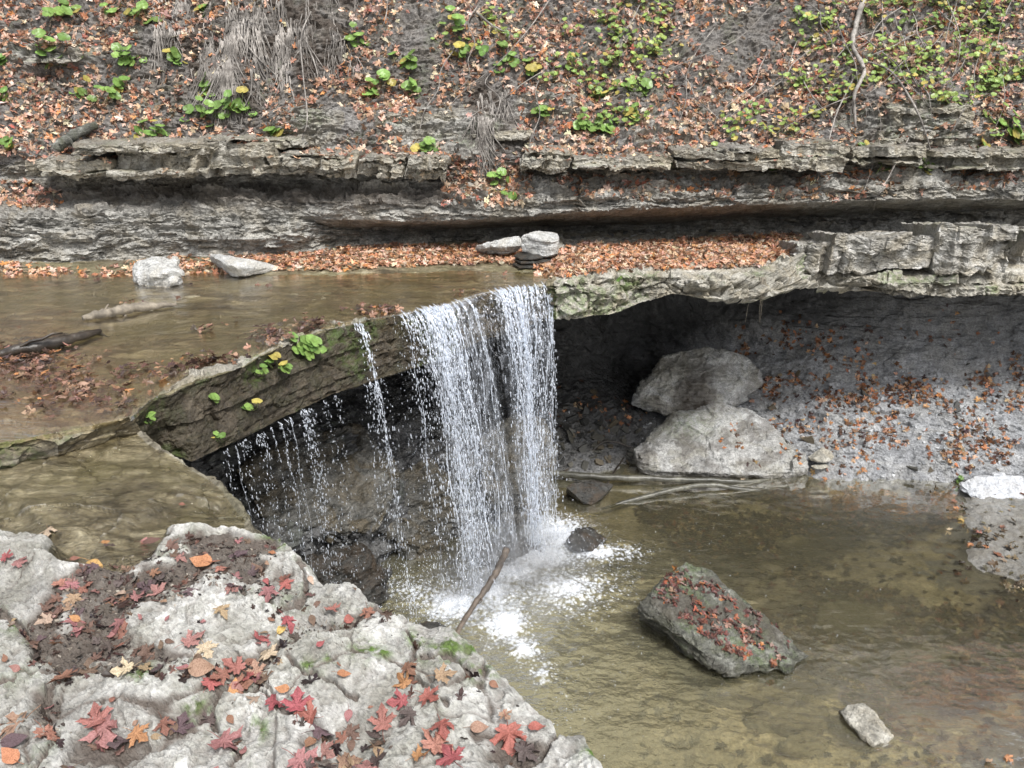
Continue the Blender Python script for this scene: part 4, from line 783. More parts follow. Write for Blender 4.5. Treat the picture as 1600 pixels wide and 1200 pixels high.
named = [(147, 885, .115, 'yellow', 'bright yellow oval leaf at the edge of the shallow brown puddle', 'oval', 1.3), (75, 835, .10, 'cream', 'pale cream leaf at the upper edge of the puddle', 'maple', .4), (425, 867, .055, 'orange', 'small orange oval leaf on the knob of pale rock by the drop', 'oval', 1.2), (10, 875, .075, 'crimson', 'crimson leaf at the left frame edge beside the pale slab', 'maple', 2.), (30, 885, .085, 'pink', 'pinkish leaf overlapping the crimson one at the left edge', 'maple', 3.),
 (95, 915, .085, 'salmon', 'salmon leaf at the left end of the dark debris', 'maple', 1.), (75, 975, .08, 'cream', 'cream leaf standing in the dark debris near the left slab', 'maple', 5.), (120, 973, .075, 'orange', 'orange tinged leaf right of the cream leaf in the debris', 'oval', 4.), (190, 930, .08, 'cream', 'pale leaf on the upper rim of the dark debris', 'oval', 4.7), (215, 940, .075, 'pink', 'dusty pink leaf on the debris rim', 'maple', 2.6),
 (320, 885, .13, 'orange', 'long orange leaf lying across the debris behind the knob', 'oval', 4.4), (345, 892, .09, 'salmon', 'salmon leaf tucked against the long orange leaf', 'maple', 1.9), (415, 910, .06, 'crimson', 'small crimson leaf on the ridge below the mossy knob', 'oval', .7), (447, 918, .065, 'red', 'small red leaf right of the crimson leaf on the ridge', 'maple', 1.), (485, 908, .06, 'cream', 'upright cream leaf in the crack at the ledge edge', 'oval', .2), (420, 930, .08, 'pink', 'pale pink leaf on the ridge above the white slab', 'maple', .2),
 (450, 975, .095, 'crimson', 'deep pink leaf at the left end of the crack filled with red leaves', 'maple', 5.5), (440, 990, .07, 'yellow', 'yellow leaf edge under the deep pink leaf', 'oval', 1.9), (405, 1000, .09, 'crimson', 'crimson leaf on the bend of the debris crack', 'maple', .3), (322, 1016, .105, 'cream', 'bright cream maple leaf on the debris below the pale slab', 'maple', .6), (298, 1008, .10, 'pink', 'dull pink leaf left of the cream maple leaf', 'maple', 2.3), (420, 1030, .10, 'cream', 'cream maple leaf in the bend of the crack', 'maple', 4.),
 (310, 1052, .11, 'tan', 'ribbed tan beech leaf standing over the crack', 'oval', 1.6), (330, 1075, .09, 'red', 'bright red leaf jammed in the crack under the tan beech leaf', 'maple', 1.5), (370, 1050, .10, 'salmon', 'salmon leaf in the middle of the red drift', 'maple', 2.9), (385, 1065, .09, 'red', 'red leaf at the right side of the red drift', 'maple', .4), (368, 1085, .085, 'orange', 'orange leaf at the lower end of the red drift', 'oval', 3.), (350, 1062, .09, 'rust', 'rusty leaf deep in the red drift', 'maple', 4.),
 (100, 1062, .105, 'rust', 'rusty brown leaf in the crack left of the front slab', 'maple', .8), (200, 1052, .10, 'cream', 'curled cream leaf at the upper rim of the front slab', 'maple', 5.), (25, 1135, .15, 'tan', 'large tan maple leaf at the left frame edge', 'maple', .3), (18, 1165, .10, 'purple brown', 'purple grey leaf under the large tan leaf', 'oval', 1.2), (150, 1130, .13, 'salmon', 'large salmon maple leaf on the front slab', 'maple', 3.6), (165, 1142, .12, 'pink', 'pink maple leaf under the large salmon one', 'maple', .8), (75, 1150, .12, 'salmon', 'curled salmon leaf beside the pebble pocket', 'maple', 5.), (195, 1165, .09, 'purple brown', 'dark purple leaf right of the salmon pair', 'maple', 2.), (215, 1155, .08, 'orange', 'orange leaf next to the dark purple leaf', 'maple', 1.),
 (20, 1190, .10, 'orange', 'orange tan leaf in the lower left corner', 'oval', 4.2), (350, 1165, .12, 'pink', 'dusty pink maple leaf on the mossy front rock', 'maple', .9), (535, 1058, .06, 'orange', 'small orange oval leaf on the middle of the pale front slab', 'oval', .3), (430, 1103, .10, 'crimson', 'crimson maple leaf left of the red pair on the front slab', 'maple', 1.2), (465, 1110, .10, 'crimson', 'vivid crimson maple leaf in the middle of the front slab crack', 'maple', 3.), (485, 1128, .10, 'red', 'red maple leaf touching the vivid crimson one', 'maple', 5.), (500, 1145, .12, 'purple brown', 'purple brown leaf right of the red pair', 'maple', .4), (545, 1120, .06, 'pink', 'small pink leaf on the purple brown leaf', 'oval', .2), (445, 1085, .07, 'orange', 'orange leaf above the crimson leaves of the front slab', 'oval', 5.),
 (635, 1048, .09, 'rust', 'curled rusty leaf in the hollow of the front slab', 'maple', .8), (690, 1060, .10, 'tan', 'brown curled leaf on the mossy crest near the edge', 'maple', 1.8), (632, 1072, .085, 'orange', 'orange maple leaf below the curled rusty leaf', 'maple', 4.5), (668, 1092, .095, 'red', 'folded red orange leaf right of the small red leaf', 'maple', 1.), (628, 1104, .085, 'crimson', 'dark crimson leaf above the purple leaf', 'maple', 4.9), (640, 1122, .085, 'purple brown', 'dark purple maple leaf between crimson and salmon leaves', 'maple', .1), (598, 1135, .11, 'salmon', 'salmon orange maple leaf left of the purple leaf', 'maple', 3.4), (690, 1140, .11, 'red', 'pointed orange red maple leaf on the front rock', 'maple', .3), (680, 1170, .12, 'salmon', 'pale salmon leaf below the pointed orange red leaf', 'maple', 2.6), (705, 1188, .10, 'crimson', 'dark red leaf at the bottom edge below the pale salmon leaf', 'maple', 3.7), (795, 1152, .12, 'red', 'coral red maple leaf near the block at the ledge corner', 'maple', .1), (835, 1142, .07, 'red', 'small folded red leaf at the very edge of the ledge', 'oval', 1.4), (745, 1142, .07, 'tan', 'narrow brown leaf on the bare rock left of the coral leaf', 'oval', 1.5), (770, 1072, .05, 'rust', 'small rusty curled leaf on the outer edge above the pool', 'oval', 1.), (788, 1124, .06, 'tan', 'small tan leaf just above the coral red leaf', 'maple', .6), (820, 1180, .12, 'purple brown', 'wet purple brown leaf in the joint of the corner block', 'maple', 2.), (470, 1195, .13, 'pink', 'washed pink leaf at the bottom edge', 'maple', 1.), (540, 1200, .10, 'tan', 'tan leaf at the bottom edge left of centre', 'maple', 2.), (655, 1190, .08, 'orange', 'small orange leaf at the bottom edge', 'maple', 2.),
 (520, 958, .07, 'salmon', 'salmon leaf in the crack above the front slab', 'maple', .5), (545, 972, .07, 'red', 'red leaf at the right part of the leaf filled crack', 'oval', 1.5), (575, 962, .08, 'rust', 'rusty leaf at the outer end of the leaf filled crack', 'maple', .3), (360, 1128, .05, 'rust', 'tiny rusty scrap on the front rock', 'oval', .3), (235, 855, .11, 'brown', 'dark brown leaf at the rim where puddle meets debris', 'oval', 1.7), (175, 860, .07, 'dark brown', 'black wet leaf floating on the puddle', 'oval', 1.6), (165, 856, .05, 'orange', 'small orange leaf touching the black wet leaf', 'oval', .6), (345, 958, .07, 'tan', 'small tan curled leaf in the middle of the pale slab', 'maple', 1.), (500, 1014, .05, 'crimson', 'tiny crimson leaf on the slab above the moss', 'oval', 1.4), (285, 795, .05, 'rust', 'small rusty leaf on the wet ledge near its edge', 'oval', 1.4)]
for (a, b, s, c, lab, k, sp) in named: put_leaf(a, b, s, c, lab, k, sp, tilt=.15, which=(3,), lift=.020 if inpoly(a, b, wetpoly) else .010)
# unnamed individuals on the ledge and in its debris
cnt = 0
while cnt < 150:
    a, b = rnd.uniform(-10, 600), rnd.uniform(840, 1215)
    q = inpoly(a, b, mudpoly) or any(inpoly(a, b, m_) for m_ in mud2)
    if not q and rnd.random() > .10: continue
    if q:
        put_leaf(a, b, rnd.uniform(.045, .095), rnd.choice(['brown', 'dark brown', 'purple brown', 'brown', 'rust', 'brown', 'pink', 'purple brown', 'tan', 'pink']), 'dull brown or purple leaf lying in the dark debris of the foreground ledge', rnd.choice(['maple', 'maple', 'oval']), None, .3, 'leaves in the dark debris of the foreground ledge', which=(3,), lift=.004)
    else:
        put_leaf(a, b, rnd.uniform(.025, .06), rnd.choice(['rust', 'tan', 'pink', 'brown']), 'small scrap of leaf on the bare pale rock of the foreground ledge', 'oval', None, .3, 'leaf scraps on the bare foreground rock', which=(3,))
    cnt += 1
# --- leaf litter (stuff)
def litter(name, samples, sizes, palette, tilt=.35, lift=.008, outline=OUTLO):
    """samples: list of (p, n)"""
    n = len(samples); k = len(outline)
    Pp = np.array([s[0] for s in samples]); Nn = np.array([s[1] for s in samples]); Nn = Nn+rng.normal(0, tilt, (n, 3)); Nn /= np.linalg.norm(Nn, axis=1)[:, None]
    ref = rng.normal(size=(n, 3)); A = np.cross(Nn, ref); A /= np.linalg.norm(A, axis=1)[:, None]; B = np.cross(Nn, A)
    s = (sizes[0]+(sizes[1]-sizes[0])*rng.random(n)**1.5)/2
    ou = np.concatenate([[(0, .05)], outline]); r = np.hypot(ou[:, 0], ou[:, 1]); th = np.arctan2(ou[:, 1], ou[:, 0])
    cu = rng.uniform(-.5, .6, n); ph = rng.uniform(0, 6.28, n)
    z = cu[:, None]*r[None]**2*(.5+.6*np.sin(2*th[None]+ph[:, None]))+rng.normal(0, .06, (n, k+1))
    wx_ = rng.uniform(.55, 1.1, n)
    V = Pp[:, None]+(lift*(.4+rng.random(n)))[:, None, None]*Nn[:, None]+s[:, None, None]*(ou[None, :, 0:1]*wx_[:, None, None]*A[:, None]+ou[None, :, 1:2]*B[:, None]+z[..., None]*Nn[:, None])
    base = np.arange(n)[:, None]*(k+1); i = np.arange(k); T = np.stack([np.zeros(k, int), 1+i, 1+(i+1) % k], -1)
    T = (base[:, None]+T[None]).reshape(-1, 3)
    pal = np.array([p[:3] for p in palette]); wts = np.array([p[3] for p in palette], float); ci = rng.choice(len(pal), n, p=wts/wts.sum())
    c = pal[ci]*rng.uniform(.65, 1.25, (n, 1))*rng.uniform(.9, 1.1, (n, 3)); c = np.repeat(c[:, None], k+1, 1)*rng.uniform(.85, 1.1, (n, k+1, 1))
    me = mesh_np(name, V.reshape(-1, 3), T, False, {'Col': np.clip(c.reshape(-1, 3), 0, 1)})
    o = link(name, me, M['litter']); o['kind'] = 'stuff'; o['label'] = LITLAB.get(name, 'fallen autumn leaves'); o['category'] = 'fallen leaves'; return o
LITLAB = {}
def scatter(P, count, dens, upmin=-1., flipn=False, toward=None):
    """sample points by area on a grid surface, accepted with dens(px,py,p,n)"""
    Q = P; a = Q[:-1, :-1]; b = Q[1:, :-1]; c = Q[1:, 1:]; d = Q[:-1, 1:]
    nn = np.cross(c-a, d-b); ar = np.linalg.norm(nn, axis=-1); nn = nn/(ar[..., None]+1e-12); w = (ar/2).ravel(); cs = np.cumsum(w); 
    k = np.searchsorted(cs, rng.random(count)*cs[-1]); k = np.clip(k, 0, len(w)-1); i, j = np.unravel_index(k, ar.shape)
    u = rng.random((count, 1)); v = rng.random((count, 1)); p = (a[i, j]*(1-u)+b[i, j]*u)*(1-v)+(d[i, j]*(1-u)+c[i, j]*u)*v; n = nn[i, j]
    n = n*np.where(n[:, 1:2]*-1+n[:, 2:3]*1.5 < 0, -1, 1)
    x, y = proj(p); ds = dens(x, y, p, n); ok = (rng.random(count) < ds) & (n[:, 2] > upmin)
    return list(zip(p[ok], n[ok]))
pal_slope = [(.48, .26, .17, 3), (.58, .37, .26, 4.5), (.68, .50, .38, 5), (.33, .18, .115, 2.2), (.60, .27, .12, 1.0), (.17, .11, .08, 1.8), (.70, .60, .46, 2.0), (.48, .17, .12, .4)]
pal_bank = [(.54, .28, .16, 3), (.64, .40, .27, 4), (.40, .21, .12, 2), (.64, .50, .38, 3.5), (.20, .12, .08, 1.8), (.62, .29, .11, .8)]
pal_dark = [(.10, .055, .035, 4), (.18, .09, .05, 3), (.30, .14, .07, 2), (.45, .19, .08, 1.5), (.08, .05, .05, 2), (.5, .3, .15, .5)]
bare_px = [((395, 95), (115, 115)), ((490, 60), (60, 100)), ((770, 190), (40, 60)), ((690, 205), (75, 28)), ((1420, 200), (100, 40)), ((1075, 70), (70, 40)), ((520, 195), (60, 30)), ((1190, 60), (40, 60)), ((240, 70), (30, 40)), ((940, 60), (40, 30)), ((80, 88), (50, 9)), ((650, 60), (30, 60)), ((1000, 140), (50, 14)), ((870, 175), (30, 25))]
def d_slope(x, y, p, n):
    q = fbm(p, 1.6, 3, 8); q2 = fbm(p, 5, 2, 18)
    d = .85+.75*q+.5*q2
    for (cx, cy), (rx, ry) in bare_px: d = d-1.0*np.exp(-(((x-cx)/rx)**2+((y-cy)/ry)**2))
    d = np.where(p[:, 2] < .93, 0, d)*np.where(y < -90, .12, 1)
    lowleaf = inpoly(x, y, [(690, 320), (700, 240), (820, 250), (840, 300), (810, 322)]) | inpoly(x, y, [(0, 322), (0, 283), (50, 285), (115, 310), (90, 325)]) | inpoly(x, y, [(540, 255), (600, 225), (640, 235), (690, 250), (660, 262), (600, 262)])
    mid = inpoly(x, y, [(820, 300), (820, 275), (1300, 268), (1600, 240), (1600, 290), (1300, 312), (1000, 315)])
    d = np.maximum(d, np.where(lowleaf, 1.1, 0)+np.where(mid, .30+.9*q+.5*q2, 0)*sstep(.2, .5, n[:, 2]+.2))
    d = d*(.45+.55*sstep(.10, .45, n[:, 2]))
    d = np.where(x > 1000, d*.9, d)
    return np.clip(d, 0, 1)
LITLAB['leaf_litter'] = 'drifts of orange brown fallen leaves'
litter('leaf_litter', scatter(CL, 210000, d_slope, -.05), (.05, .115), pal_slope, .45, .014)
# leaves caught on the ledge block tops come from the same drifts
smp = []
for i in range(10):
    co, nr, Fs = STN['ledge_block'+str(40+i)]; idx = np.nonzero(nr[:, 2] > .55)[0]
    if len(idx): 
        for k in rng.choice(idx, min(len(idx), 90), False): smp.append((co[k], nr[k]))
litter('leaf_litter', smp, (.05, .10), pal_slope, .4, .01)
def d_bank(x, y, p, n):                              # leaf drift along the foot of the wall and on the shelf
    q = fbm(p, 3, 3, 4); yy = p[:, 1]
    row = inpoly(x, y+4*q, [(-200, 440), (-200, 415), (130, 416), (300, 400), (430, 390), (760, 384), (850, 392), (850, 425), (790, 412), (700, 416), (560, 424), (440, 424), (300, 432), (200, 436), (100, 434)])
    shelf = inpoly(x, y+3*q, [(850, 400), (900, 385), (1240, 368), (1262, 380), (1235, 402), (1180, 418), (1050, 420), (960, 424), (880, 436), (840, 430)])
    d = np.where(row, np.where(x > 420, .75, .30+.4*q), 0)+np.where(shelf, .95, 0)+np.where(inpoly(x, y, [(1290, 368), (1310, 355), (1420, 352), (1440, 366), (1380, 376)]), .6, 0)
    return np.clip(d, 0, 1)
LITLAB['leaf_drift'] = 'orange leaf drift along the shelf and the foot of the shale wall'
litter('leaf_drift', scatter(SL[:, :180], 120000, d_bank, .3), (.045, .10), pal_bank, .45, .03)
def d_creek(x, y, p, n):
    d = np.zeros(len(x)); q = fbm(p, 5, 3, 41)
    for cx, cy, rx, ry, a in ((60, 590, 90, 26, .9), (430, 532, 30, 8, .9), (485, 512, 25, 8, .7), (330, 572, 50, 10, .8), (240, 590, 40, 12, .5), (140, 625, 50, 12, .7), (30, 560, 40, 9, .5), (590, 492, 30, 5, .9), (330, 520, 20, 4, .35), (420, 560, 30, 6, .5), (210, 480, 18, 5, .7), (60, 640, 60, 12, .4), (720, 465, 14, 5, .3), (190, 645, 30, 6, .5)):
        d += a*np.exp(-(((x-cx)/rx)**2+((y-cy)/ry)**2))
    return np.clip(d*(.75+.8*q)+.0012, 0, 1)*(x < 860)
LITLAB['leaf_debris'] = 'wet dark leaf debris stranded on the creek slab'
litter('leaf_debris', scatter(SL[:, :180], 150000, d_creek, .3), (.035, .095), [(.11, .065, .05, 4), (.17, .10, .07, 3), (.26, .16, .115, 2.5), (.36, .22, .15, 1.5), (.08, .055, .05, 2), (.48, .24, .11, .8)], .25, .050)
def d_cave(x, y, p, n):
    q = fbm(p, 2.2, 4, 3); d = np.zeros(len(x))
    band = sstep(470, 560, y)*(1-sstep(715, 752, y)); d = band*(x > 1150)*(.10+.5*q)
    for cx, cy, rx, ry, a in ((1400, 610, 90, 25, .75), (1530, 620, 80, 25, .7), (1370, 660, 50, 22, .7), (1270, 650, 60, 50, .42), (1500, 670, 60, 20, .5), (1590, 700, 50, 15, .8), (1235, 600, 50, 50, .3), (1580, 640, 50, 30, .5), (900, 640, 40, 20, .2), (960, 650, 60, 20, .35), (1420, 690, 60, 20, .3), (1330, 560, 70, 20, .25)):
        d += a*np.exp(-(((x-cx)/rx)**2+((y-cy)/ry)**2))
    return np.clip(d*(.6+.9*q)*.75, 0, 1)
LITLAB['bank_leaves'] = 'brown and orange leaves scattered over the grey shale bank'
litter('bank_leaves', scatter(CV, 75000, d_cave, -.2), (.05, .10), pal_dark+[(.52, .27, .14, 3), (.55, .38, .26, 2.5), (.30, .16, .10, 3)], .35, .01)
def d_bed(x, y, p, n):
    lz = np.zeros(len(x)); q = fbm(p, 2, 3, 5)
    for poly in ([(1000, 790), (1100, 765), (1350, 770), (1420, 830), (1300, 850), (1200, 870), (1050, 860)], [(1160, 930), (1290, 900), (1480, 960), (1620, 930), (1620, 1080), (1430, 1110), (1390, 1160), (1330, 1080), (1200, 1030)], [(1300, 760), (1480, 770), (1460, 830), (1340, 850)]):
        lz = np.maximum(lz, inpoly(x+50*q, y+30*q, poly)*.75)
    return np.clip(lz*(1.0+q)+.05*(x > 1000), 0, 1)
LITLAB['sunken_leaves'] = 'dark sunken leaves on the bed of the pool'
litter('sunken_leaves', scatter(PB, 150000, d_bed, .2), (.05, .12), [(.07, .055, .03, 3), (.13, .10, .055, 3), (.24, .19, .11, 2), (.17, .07, .04, .5), (.04, .03, .018, 2)], .3, .02)
# leaves on boulders
def on_stone(key, pred, num, pal, nm, sizes=(.04, .09)):
    co, nr, Fs = STN[key]; px, py = proj(co); idx = np.nonzero(pred(px, py, nr, co))[0]
    if len(idx) == 0: return
    k = rng.choice(idx, min(num, len(idx)), False); litter(nm, [(co[i], nr[i]) for i in k], sizes, pal, .35, .008)
LITLAB['boulder_leaves'] = 'wet red and brown leaves stuck on top of a boulder'
on_stone('boulder11', lambda x, y, n, c: (n[:, 2] > .45) & (fbm(c, 6, 3, 6) > -.12) & (np.abs((y-905)-(x-1040)*.70) < 46) & (x < 1235), 620, [(.09, .05, .045, 4), (.18, .07, .055, 3), (.34, .12, .07, 1.5), (.48, .22, .09, .7), (.28, .18, .15, 2)], 'boulder_leaves')
on_stone('boulder10', lambda x, y, n, c: (x > 1125) & (y > 660) & (y < 728) & (fbm(c, 3, 3, 6) > -.1), 110, pal_dark+[(.5, .22, .08, 2)], 'boulder_leaves', (.05, .09))
# beach and floating leaves
for i, (a, b, c) in enumerate(((1503, 812, 'yellow'), (1495, 793, 'orange'), (1530, 835, 'salmon'), (1515, 850, 'orange'), (1565, 825, 'rust'), (1540, 862, 'orange'), (1482, 827, 'cream'), (1490, 782, 'rust'), (1575, 1183, 'orange'), (1545, 1190, 'tan'), (1290, 748, 'orange'), (1195, 742, 'orange'), (1160, 748, 'cream'))):
    hh = U(a, b, ZP+.012); o = bpy.data.objects.new('fallen_leaf', rnd.choice(LM)); COL.objects.link(o); B = basis(np.array([0, 0, 1.]), rnd.uniform(0, 6), .1)*.04
    zb = BV[4].ray_cast(Vector((hh[0], hh[1], 0)), Vector((0, 0, -1))); z = max(hh[2], (zb[0].z if zb[0] else -9)+.012)
    o.matrix_world = Matrix([[*B[0], hh[0]], [*B[1], hh[1]], [*B[2], z], [0, 0, 0, 1]]); o.color = (*LC[c], 1)
    tag(o, ['single yellow leaf on the right beach', 'orange leaf at the tip of the right beach just below the slab', 'salmon leaf in the middle of the right beach', 'orange leaf nearest the water on the right beach', 'rusty leaf at the right frame edge of the beach', 'lower orange leaf on the right beach', 'cream leaf floating off the right beach', 'rusty leaf beside the bluish slab', 'orange leaf floating in the lower right corner', 'tan leaf floating in the lower right corner', 'orange leaf floating right of the log tips', 'orange leaf floating against the log', 'cream leaf floating behind the log'][i], 'leaf')

# ================================================================== GREEN PLANTS
GO = []
for k in range(26):
    a = 2*math.pi*k/26-math.pi/2; dd = abs(((k+13) % 26)-13)
    rr_ = 1+.06*math.cos(5*a+1)+.035*math.cos(13*a); rr_ *= (.35 if dd == 0 else .8 if dd == 1 else 1)
    GO.append((rr_*math.cos(a), rr_*math.sin(a)))
GO = np.array(GO)
def green_plant(loc, nrm, size, nleaf, hue, label, group=None, spread=1.0, seed=0, cat='plant', ls=1.0):
    r = random.Random(seed); root = empty('leafy_plant', loc); tag(root, label, cat, group)
    fo = MB(); st = MB(); outn = np.array([nrm[0], nrm[1], 0]); 
    if np.linalg.norm(outn) < .2: outn = np.array([0, -1., 0])
    outn /= np.linalg.norm(outn)
    for k in range(nleaf):
        c = np.array([r.gauss(0, 1)*size*spread, r.gauss(0, .35)*size, r.gauss(0, .75)*size*spread])+outn*r.uniform(.03, .09)*size/.12+np.array([0, 0, .04])
        rad = r.uniform(.55, 1.0)*.055*ls; n = outn*r.uniform(.3, .9)+np.array([r.gauss(0, .35), 0, r.uniform(.5, 1.1)]); n /= np.linalg.norm(n)
        B = basis(n, r.uniform(-1, 1)+math.pi, 0); q = np.concatenate([[(0, -.25)], GO*.55, GO]); rr = np.hypot(q[:, 0], q[:, 1]); th = np.arctan2(q[:, 1], q[:, 0])
        z = .16*rr**2+.04*np.sin(5*th)*rr; z[0] = 0; V = c+rad*(q[:, :1]*B[:, 0]+q[:, 1:]*B[:, 1]+z[:, None]*B[:, 2]); m_ = len(GO)
        T = [(0, 1+i, 1+(i+1) % m_) for i in range(m_)]; Q = [(1+i, 1+m_+i, 1+m_+(i+1) % m_, 1+(i+1) % m_) for i in range(m_)]
        g = hue+r.gauss(0, .12); col = np.array([.16+.11*g, .30+.07*g, .08+.02*g])*r.uniform(.6, 1.2)
        if r.random() < .12: col = np.array([.42, .36, .10])*r.uniform(.7, 1.1)
        cols = np.tile(col, (len(V), 1)); cols[0] *= 1.3; cols[1:1+m_] *= 1.05
        fo.add(V, Q, T, cols)
        s0 = np.array([c[0]*.3, 0, -.01]); st.tube(smoothpath([s0, (s0+c)/2+np.array([0, 0, -.01])+outn*.02, V[0]], 5), .0022, 4, (1, 1, 1))
    link('foliage', fo.mesh('foliage'), M['green'], root); link('stem', st.mesh('stem'), M['stem'], root); return root
plants = [(95, 20, .10, 10, 'upper left corner'), (75, 70, .07, 7, 'above the small outcrop at the left'), (100, 100, .06, 5, None), (215, 20, .06, 5, None), (235, 35, .06, 5, None), (175, 20, .05, 4, None), (5, 100, .06, 5, 'at the left frame edge by the small outcrop'), (5, 155, .05, 5, None), (200, 95, .08, 8, None), (205, 100, .05, 5, None), (275, 95, .06, 8, None), (130, 150, .06, 6, None), (160, 155, .09, 8, None), (190, 145, .07, 6, None),
 (325, 145, .06, 5, 'tall clump topping the big green group'), (355, 175, .10, 12, 'largest bright green clump above the vertical joint'), (320, 185, .07, 7, None), (380, 170, .06, 7, None), (228, 210, .09, 9, 'above the thick ledge block'), (10, 235, .05, 6, 'left of the mossy log'), (430, 218, .07, 9, 'on the ledge right of the vertical joint'), (550, 70, .05, 6, None), (585, 140, .08, 9, 'below the right part of the root mat'), (650, 145, .05, 6, None), (635, 95, .07, 8, None), (720, 45, .07, 7, None), (730, 85, .08, 9, None), (790, 95, .08, 9, None), (670, 235, .05, 6, 'beside the last block of the left ledge'),
 (785, 292, .06, 7, 'in the leaf drift between the two ledges'), (800, 310, .04, 4, None), (317, 18, .04, 6, 'hanging in front of the root mat'), (915, 205, .06, 8, None), (945, 205, .06, 8, None), (850, 180, .05, 5, None), (835, 115, .05, 5, None), (1000, 145, .05, 5, None), (1055, 262, .05, 8, 'tuft on the edge of the right ledge'), (990, 185, .05, 5, None), (1205, 262, .05, 5, None), (1445, 265, .05, 5, None), (1580, 215, .09, 16, 'yellow green clump at the right frame edge'), (1560, 190, .07, 10, None), (1350, 235, .04, 5, None), (1390, 265, .05, 6, None), (1530, 240, .05, 7, None)]
gi = 0
for (a, b, s, n, lab) in plants:
    hh = hit(a, b, (0,))
    if hh is None: continue
    gi += 1
    l = ('round leaved green plant '+lab) if lab else 'small round leaved green plant growing among the brown leaves of the bank'
    green_plant(hh[0], hh[1], s, n, .55 if a > 1000 else .35, l, 'round leaved plants on the leafy bank', seed=gi, ls=1.15)
# dense patches of small yellow-green plants
dense = [((860, 1040, 0, 130), 26), ((900, 1010, 100, 210), 12), ((1390, 1600, 60, 165), 34), ((1380, 1600, 0, 60), 22), ((1240, 1390, 0, 150), 20), ((700, 800, 20, 100), 5), ((1200, 1330, 60, 200), 10), ((1050, 1250, 130, 250), 7)]
for (x0, x1, y0, y1), n in dense:
    for k in range(n):
        a = rnd.uniform(x0, x1); b = rnd.uniform(y0, y1); hh = hit(a, b, (0,))
        if hh is None: continue
        gi += 1; green_plant(hh[0], hh[1], rnd.uniform(.06, .10), rnd.randint(7, 13), rnd.uniform(.4, 1.2), 'low plant with small yellow green leaves in a dense patch of the upper bank', 'dense green patches of the upper bank', seed=gi, spread=1.1, ls=.62)
# plants on the lip
for (a, b, s, n, lab, wh) in ((473, 552, .06, 16, 'big glossy green plant rooted in the rim of the drop', 1), (428, 578, .05, 9, 'green plant hanging on the slab face left of the glossy one', 1), (400, 590, .035, 4, 'small green tuft lower left on the slab face', 1), (232, 662, .03, 3, 'three round leaves at the left root of the slab face', 1), (250, 668, .02, 2, 'pair of leaves beside the three round leaves', 1), (335, 630, .02, 3, 'tiny sprig in the middle of the slab face', 1), (342, 690, .02, 3, 'tiny sprig near the lower edge of the slab face', 1), (388, 640, .03, 4, 'dangling sprig on the wet slab face', 1), (291, 720, .012, 2, 'tiny green tip at the lowest corner of the slab', 1), (1500, 750, .03, 4, 'green sprig beside the bluish slab of the right bank', 2), (972, 445, .015, 2, 'two leaf sprig on the shelf edge', 1)):
    hh = hit(a, b, (wh, 4) if wh == 2 else (wh,)); gi += 1
    if hh is not None: green_plant(hh[0], hh[1], s, n, .3, lab, seed=gi, ls=.85 if n > 4 else .6)

# ================================================================== WOOD
def wood(name, path, rad, mat, label, cat, twigs=0, seed=0, group=None, k=8, knob=.15, n=28):
    r = random.Random(seed); b = MB(); p = smoothpath(path, n); rr = np.interp(np.linspace(0, 1, n), np.linspace(0, 1, len(rad)), rad)*(1+knob*rng.normal(size=n)*.5)
    p = p+rng.normal(size=p.shape)*rr[:, None]*.12; b.tube(p, rr, k)
    for t in range(twigs):
        i = r.randint(n//5, n-3); d = p[i+1]-p[i]; d /= np.linalg.norm(d)+1e-9; o = np.array([r.gauss(0, 1), r.gauss(0, .4), r.gauss(0, 1)]); L = r.uniform(.06, .25); q = [p[i]]
        for s in range(5): o = o*.8+np.array([r.gauss(0, .5), r.gauss(0, .3), r.gauss(0, .5)-.1]); q.append(q[-1]+(o/np.linalg.norm(o)*.7+d*.5)*L/4)
        b.tube(np.array(q), np.linspace(rr[i]*.5, rr[i]*.15, 6), 5)
    o = link(name, b.mesh(name), mat); rebase(o); tag(o, label, cat, group); return o
wood('driftwood', [U(130, 497, .03), U(165, 489, .05), U(215, 480, .05), U(275, 476, .03)], [.018, .035, .04, .012], M['bark'], 'pale broken driftwood branch lying in the creek', 'driftwood', 3, 1)
wood('driftwood', [U(-15, 556, .03), U(40, 545, .05), U(100, 532, .045), U(158, 517, .03)], [.02, .042, .038, .016], M['wetwood'], 'black wet driftwood branch at the left of the creek', 'driftwood', 3, 2)
wood('log', [U(850, 738, ZP+.05), U(900, 743, ZP+.06), U(1000, 748, ZP+.06), U(1100, 750, ZP+.03), U(1180, 752, ZP+.0), U(1262, 735, ZP-.05)], [.038, .038, .035, .03, .022, .012], M['logwood'], 'long straight grey log lying along the far water edge', 'log', 0, 3, knob=.1)
wood('branch', [U(940, 795, ZP-.03), U(1000, 778, ZP+.02), U(1060, 764, ZP+.05), U(1110, 758, ZP+.05), U(1180, 766, ZP-.01), U(1240, 758, ZP-.05)], [.012, .024, .026, .028, .02, .01], M['logwood'], 'curved grey branch crossing the long log in the pool', 'branch', 0, 4, knob=.1)
wood('branch', [D(870, 740, 7.1), D(905, 725, 7.35), D(945, 690, 7.6), D(990, 700, 7.6)], [.01, .014, .012, .006], M['wetwood'], 'thin dark branch on the rubble behind the log', 'branch', 2, 5)
wood('branch', [D(935, 790, 6.6), D(955, 745, 7.1), D(975, 715, 7.4)], [.01, .012, .008], M['wetwood'], 'short dark stick crossing the log near the fall', 'branch', 1, 6)
wood('stick', [D(792, 858, 5.35), D(775, 895, 5.1), D(755, 925, 4.95), D(728, 965, 4.72), D(706, 1004, 4.50)], [.030, .027, .024, .020, .015], M['stick'], 'brown stick standing aslant in the foam under the fall', 'stick', 1, 7)
